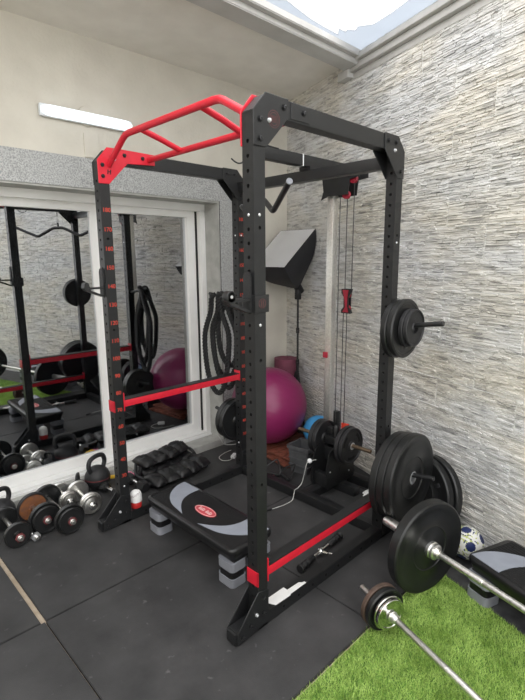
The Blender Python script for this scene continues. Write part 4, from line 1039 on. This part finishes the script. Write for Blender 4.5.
dumbbell((-0.252, 0.150, 0), 0.0, 0.315, 0.086, 'black dumbbell with double plates and red nut right of the rusty one', pl2(0.315, 0.086), hub=REDH)
dumbbell((-0.072, 0.268, 0), -0.05, 0.19, 0.068, 'chrome dumbbell with end facing out nearest the rack foot', [(0.0, 0.068, 0.020, SLOT, 1), (-0.022, 0.060, 0.016, STL, 1), (0.19, 0.068, 0.020, SLOT, -1), (0.212, 0.06, 0.014, STL, -1)], endm=CHR)
dumbbell((-0.146, 0.435, 0), -0.05, 0.13, 0.056, 'smaller chrome dumbbell tucked behind the double plate dumbbell', [(0.0, 0.056, 0.020, SLOT, 1), (-0.022, 0.048, 0.014, STL, 1), (0.13, 0.056, 0.020, SLOT, -1)], endm=CHR)
# bare dumbbell handle on the mat
e = empty('dumbbell_bar', (-0.430, 0.232, 0.0), 'short bare chrome dumbbell handle lying on the mat behind the first dumbbell', 'dumbbell handle', None, 0.12)
g = G(CHR); g.cyl((0, -0.07, 0.027), (0, 0.10, 0.027), 0.0125, 16); g.build('rod', e); g = G(ZINC); g.lathe([(0.013, 0), (0.026, 0), (0.026, 0.014), (0.013, 0.016)], (0, -0.035, 0.027), (0, -1, 0), 6); g.build('nut', e)
# rubber headed dumbbells behind the upright
def head_db(loc, rz, L, hr, label, m, hm=CHR, hexa=True):
    e = empty('dumbbell', loc, label, 'dumbbell', 'dumbbells by the glass door', rz)
    g = G(hm); g.cyl((0, 0, hr), (0, L, hr), 0.0125, 14); g.build('handle', e)
    for y_, d_ in ((0.0, -1), (L, 1)):
        g = G(m); g.lathe([(0, -0.01), (hr*0.8, -0.01), (hr*1.0, 0.008), (hr*1.0, 0.050), (hr*0.8, 0.066), (0, 0.066)], (0, y_, hr), (0, d_, 0), 6 if hexa else 20); g.build('head', e, xf=None)
    return e
head_db((0.300, 0.305, 0), 0.05, 0.11, 0.040, 'black hexagonal dumbbell with chrome handle just behind the numbered upright', GRIP)
head_db((0.130, 0.330, 0), 0.1, 0.11, 0.038, 'black hexagonal dumbbell left of the numbered upright below the big kettlebell', GRIP)
head_db((0.262, 0.560, 0), 1.2, 0.07, 0.030, 'small yellow vinyl dumbbell half hidden behind the numbered upright', YEL, YEL, False)
head_db((0.402, 0.480, 0), 1.0, 0.07, 0.026, 'small pink vinyl dumbbell beside the padded vest', PNK, PNK, False)
def kettlebell(loc, rz, r, label, band=True, hs=1.0):
    e = empty('kettlebell', loc, label, 'kettlebell', 'kettlebells by the glass door', rz)
    g = G([RUB2]); prof = []
    for k in range(25):
        a = PI*k/24; prof.append((max(0, r*math.sin(a)), max(-r*math.cos(a), -r*0.93)))
    g.lathe(prof, (0, 0, r*0.93+0.001), (0, 0, 1), 40); g.build('bell', e, smooth=50)
    g = G([RUB2]); z = r*0.93; k_ = r*hs
    g.tube(cat_mull([(-0.58*k_, 0, z+0.62*r), (-0.74*k_, 0, z+1.15*r), (-0.62*k_, 0, z+1.62*r), (-0.25*k_, 0, z+1.80*r), (0.25*k_, 0, z+1.80*r), (0.62*k_, 0, z+1.62*r), (0.74*k_, 0, z+1.15*r), (0.58*k_, 0, z+0.62*r)], 6), 0.18*r, 14); g.build('handle', e, smooth=50)
    if band:
        g = G(REDH); g.lathe([(r*0.998, z+0.00), (r*1.006, z+0.002), (r*1.006, z+0.006), (r*0.998, z+0.008)], (0, 0, 0), (0, 0, 1), 40); g.build('red_band', e)
    return e
kettlebell((0.110, 0.542, 0), 0.35, 0.085, 'big black kettlebell with a red line next to the upright white door profile', hs=1.15)
kettlebell((-0.500, 0.555-0.03, 0), 0.35, 0.078, 'black kettlebell cut by the left edge of the photo', False)
kettlebell((-0.020, 0.560, 0), 1.0, 0.050, 'small black kettlebell behind the chrome dumbbells', False)

# ------------------------------------------------------------------ padded vest (two quilted panels)
def quilt(L, w, th, seg, sag, seed):
    g = G(PUFF); nx, ny = seg*10, 12; bm = g.bm; top = []; bot = []
    for i in range(nx+1):
        u = i/nx; a = abs(math.sin(PI*u*seg))**0.42; rt, rb = [], []
        for j in range(ny+1):
            v = j/ny; b_ = (max(0, math.sin(PI*v)))**0.45
            wob = noise.noise(Vector((u*9+seed, v*4, 0)))*0.016+noise.noise(Vector((u*40+seed, v*14, 3)))*0.009
            yv = (v-0.5)*w*(1-0.07*(1-a))+0.010*math.sin(u*6+seed); zz = (0.30+0.70*a)*b_*th*0.5
            rt.append(bm.verts.new(((u-0.5)*L, yv, th*0.5+zz+wob*b_))); rb.append(bm.verts.new(((u-0.5)*L, yv, th*0.5-zz)))
        top.append(rt); bot.append(rb)
    for i in range(nx):
        for j in range(ny):
            bm.faces.new((top[i][j], top[i+1][j], top[i+1][j+1], top[i][j+1])); bm.faces.new((bot[i][j+1], bot[i+1][j+1], bot[i+1][j], bot[i][j]))
    for j in range(ny): bm.faces.new((top[0][j+1], bot[0][j+1], bot[0][j], top[0][j])); bm.faces.new((top[nx][j], bot[nx][j], bot[nx][j+1], top[nx][j+1]))
    bmesh.ops.remove_doubles(bm, verts=list(bm.verts), dist=0.0004)
    bmesh.ops.recalc_face_normals(bm, faces=list(bm.faces)); return g
vest = empty('weighted_vest', (0.60, 0.35, 0), 'black quilted weight vest folded on the mat in front of the door sill', 'weighted vest', None, 0.0)
q_ = quilt(0.50, 0.19, 0.085, 5, 0, 1.3).build('front_panel', vest, smooth=70); q_.location = (0.0, -0.055, 0.004); q_.rotation_euler = (0.06, 0, 0.10)
q_ = quilt(0.46, 0.18, 0.078, 4, 0, 4.0).build('lower_back_panel', vest, smooth=70); q_.location = (0.01, 0.13, 0.002); q_.rotation_euler = (0, 0, 0.06)
q_ = quilt(0.42, 0.17, 0.080, 4, 0, 7.7).build('upper_back_panel', vest, smooth=70); q_.location = (-0.005, 0.140, 0.075); q_.rotation_euler = (0.05, -0.03, 0.13)
g = G(PUFF); g.tube(cat_mull([(-0.20, -0.10, 0.05), (-0.27, -0.06, 0.03), (-0.30, 0.02, 0.02), (-0.24, 0.08, 0.05), (-0.19, 0.12, 0.09)], 6), 0.014, 10); g.build('strap', vest); g = G(PUFF); g.tube(cat_mull([(-0.22, 0.15, 0.10), (-0.26, 0.08, 0.06), (-0.25, 0.0, 0.05), (-0.21, -0.05, 0.06)], 6), 0.012, 10); g.build('strap', vest); g = G(PUFF); g.tube(cat_mull([(0.18, 0.12, 0.10), (0.24, 0.14, 0.09), (0.26, 0.10, 0.05), (0.22, 0.06, 0.03)], 6), 0.012, 10); g.build('strap', vest)
# white and red bottle
e = empty('bottle', (0.114, 0.030, 0.0605), 'white topped bottle with red base standing on the base rail beside the front left upright', 'bottle')
g = G([BOTR]); g.lathe([(0, 0.001), (0.031, 0.001), (0.033, 0.006), (0.033, 0.034), (0.031, 0.038), (0, 0.038)], (0, 0, 0), (0, 0, 1), 28); g.build('red_base', e)
g = G([PAPER, DRED]); g.lathe([(0, 0.038), (0.034, 0.038), (0.035, 0.044), (0.034, 0.078), (0.031, 0.092), (0.024, 0.102), (0.012, 0.108), (0, 0.109)], (0, 0, 0), (0, 0, 1), 32)
for k in range(14):
    a = -2.5+0.13*k-0.6; z = 0.074+0.006*math.sin(k*2.1)+0.002*k; c_ = Vector((math.cos(a)*0.0352, math.sin(a)*0.0352, z)); g.ball(c_, 0.0021, 5, 1)
g.build('white_top', e)

# ------------------------------------------------------------------ small things on the floor
cg = empty('cable_grip', (0.60, -1.020, 0.0), 'black two-handed cable grip with chrome swivel lying under the low red safety bar', 'cable grip', None, 0.10)
for s_ in (-1, 1):
    g = G(GRIP); g.lathe([(0, 0), (0.020, 0), (0.023, 0.006), (0.021, 0.014), (0.0165, 0.020), (0.0165, 0.034), (0.019, 0.040), (0.0165, 0.046), (0.0165, 0.060), (0.019, 0.066), (0.0165, 0.072), (0.0165, 0.118), (0.013, 0.124), (0, 0.124)], (s_*0.195, 0, 0.024), (-s_, 0, 0), 22); g.build('rubber_grip', cg)
g = G(CHR); g.cyl((-0.085, 0, 0.024), (0.085, 0, 0.024), 0.010, 16); g.build('chrome_bar', cg)
g = G(CHR); g.cyl((-0.014, 0, 0.024), (0.014, 0, 0.024), 0.018, 18); g.cyl((0, -0.012, 0.024), (0, -0.040, 0.024), 0.009, 14); g.tube([Vector((0.004, -0.058+0.018*math.cos(a), 0.020+0.012*math.sin(a))) for a in [2*PI*k/18 for k in range(18)]], 0.004, 8, closed=True); g.build('swivel', cg)
# instruction sheets wedged by the base rail
e = empty('paper_sheet', (0.0, 0.0, 0.0605), 'folded white instruction sheets lying on the right base rail', 'paper sheets')
g = G(PAPER); g.prism([(0.094, -1.128), (0.116, -1.106), (0.215, -1.107), (0.216, -1.137), (0.203, -1.163), (0.110, -1.160)], 0.0, 0.0022, 'z', xf=Matrix.Rotation(0.0, 4, 'Z')); g.build('sheet', e, smooth=0)
g = G(PAPER); g.prism([(0.200, -1.160), (0.214, -1.132), (0.289, -1.135), (0.300, -1.146), (0.312, -1.150), (0.312, -1.160), (0.298, -1.160)], 0.0024, 0.0045, 'z'); g.build('sheet', e, smooth=0)
# low pulley cable with white ball stop
g = G(CORD); g.tube(cat_mull([(1.10, -0.575, 0.243), (1.05, -0.555, 0.243), (1.035, -0.552, 0.235), (1.028, -0.545, 0.20), (1.022, -0.532, 0.13), (1.01, -0.524, 0.085), (0.975, -0.522, 0.066), (0.945, -0.524, 0.064), (0.925, -0.530, 0.022), (0.90, -0.532, 0.006), (0.83, -0.530, 0.005), (0.745, -0.512, 0.005)], 6), 0.0027, 8)
o = g.build('cable'); tag(o, 'thin white cable running from the low pulley over the mat', 'cable')
g = G(WHT); g.ball((0, 0, 0), 0.016, 14); q_ = g.build('ball_stop', o); q_.location = (1.055, -0.556, 0.243); q_['label'] = 'white ball stop'
g = G(BLK2); g.cyl((0.745, -0.512, 0.006), (0.700, -0.500, 0.006), 0.005, 10); g.build('end_loop', o)
# white power cord and adapter by the sill
g = G(CORD); g.tube(cat_mull([(1.215, 0.60, 0.16), (1.205, 0.585, 0.08), (1.20, 0.545, 0.052), (1.215, 0.515, 0.010), (1.25, 0.47, 0.006), (1.32, 0.44, 0.006), (1.36, 0.42, 0.006)], 8), 0.003, 8); o = g.build('power_cable'); tag(o, 'white power cord hanging from the door frame corner onto the mat', 'cord')
e = empty('power_adapter', (1.105, 0.262, 0), 'white power adapter with looped cord on the mat left of the far upright', 'adapter', None, 0.5)
g = G(WHT); g.box((-0.03, -0.018, 0.001), (0.035, 0.018, 0.026), bev=0.007); g.build('body', e)
g = G(CORD); g.tube(cat_mull([(-0.03, 0, 0.012), (-0.07, 0.01, 0.006), (-0.09, 0.06, 0.005), (-0.04, 0.11, 0.005), (0.05, 0.10, 0.005), (0.12, 0.07, 0.005)], 7), 0.003, 8); g.build('cord', e)
# stirrup handles by the crossmember
for k, (x_, y_, rz) in enumerate(((1.09, -0.175, 0.3), (1.12, -0.275, -0.3))):
    e = empty('stirrup_handle', (x_, y_, 0.0), ('black strap handle with chrome rings behind the base crossmember, nearer the ball', 'black strap handle lying by the grey crate behind the base crossmember')[k], 'cable handle', 'strap handles on the mat', rz)
    g = G(GRIP); g.cyl((-0.0, -0.06, 0.016), (0.0, 0.06, 0.016), 0.014, 16); g.build('grip', e)
    g = G(PUFF); g.tube(cat_mull([(0, -0.062, 0.016), (0.02, -0.058, 0.045), (0.075, -0.012, 0.085), (0.075, 0.012, 0.085), (0.02, 0.058, 0.045), (0, 0.062, 0.016)], 6), 0.006, 8); g.build('strap', e)
    if k == 0:
        g = G(CHR)
        for s_ in (-0.012, 0.016): g.lathe([(0, 0), (0.011, 0.002), (0.013, 0.012), (0.009, 0.022), (0, 0.024)], (-0.035, s_-0.02, 0.002), (0, 0, 1), 14)
        g.build('chrome_ring', e)
# crumpled white cloth at the far right foot
g = G(PAPER); k = bmesh.ops.create_icosphere(g.bm, subdivisions=4, radius=1.0)
for v in g.bm.verts:
    n_ = 1+0.45*noise.noise(v.co*1.7)+0.2*noise.noise(v.co*5); v.co = Vector((v.co.x*0.045*n_, v.co.y*0.030*n_, max(v.co.z, -0.6)*0.016*n_+0.010))
o = g.build('white_cloth', None, smooth=60); o.location = (1.335, -0.835, 0.002); tag(o, 'small crumpled white cloth on the mat by the far right rack foot', 'cloth')

# ------------------------------------------------------------------ wall light
e = empty('wall_light', (0.222, wy(0.222), 2.392), 'slim white tube light mounted on the beige wall above the lintel', 'wall light', None, KW)
g = G(mat('white_lamp_body', (0.72, 0.76, 0.80), 0.35)); g.box((-0.292, -0.030, -0.036), (0.292, -0.001, 0.036), bev=0.014); g.build('body', e)
TUBE = mat('glowing_diffuser', (0.85, 0.92, 0.97), 0.25, 0, 0.02, 4, emit=((0.85, 0.95, 1.0), 0.42))
g = G(TUBE); n = 20; bm = g.bm; prev = None
prof = [(-0.286, 0.0), (-0.280, 0.5), (-0.262, 0.85), (-0.235, 1.0), (0.235, 1.0), (0.262, 0.85), (0.280, 0.5), (0.286, 0.0)]
for (x_, k_) in prof:
    ring = [bm.verts.new((x_, -0.026-max(k_, 0.02)*0.046*math.sin(PI*j/n), 0.031*max(k_, 0.05)*math.cos(PI*j/n))) for j in range(n+1)]
    if prev:
        for j in range(n): bm.faces.new((prev[j], prev[j+1], ring[j+1], ring[j]))
        bm.faces.new((prev[0], ring[0], ring[-1], prev[-1]))
    prev = ring
bmesh.ops.recalc_face_normals(bm, faces=list(bm.faces)); g.build('diffuser', e, smooth=60)['label'] = 'glowing white diffuser'
g = G(PLAST); g.lathe([(0, 0), (0.058, 0), (0.055, 0.012), (0, 0.014)], (0.217, wy(0.217)+0.002, 2.405), (0, -1, 0), 32); tag(g.build('junction_cover'), 'round beige junction cover on the wall behind the tube light', 'junction box')
g = G(PLAST); g.box((0.190, wy(0.24)-0.006, 2.17), (0.285, wy(0.24)+0.004, 2.31), bev=0.003); tag(g.build('cover_plate'), 'flat beige cover plate on the wall below the tube light', 'cover plate')
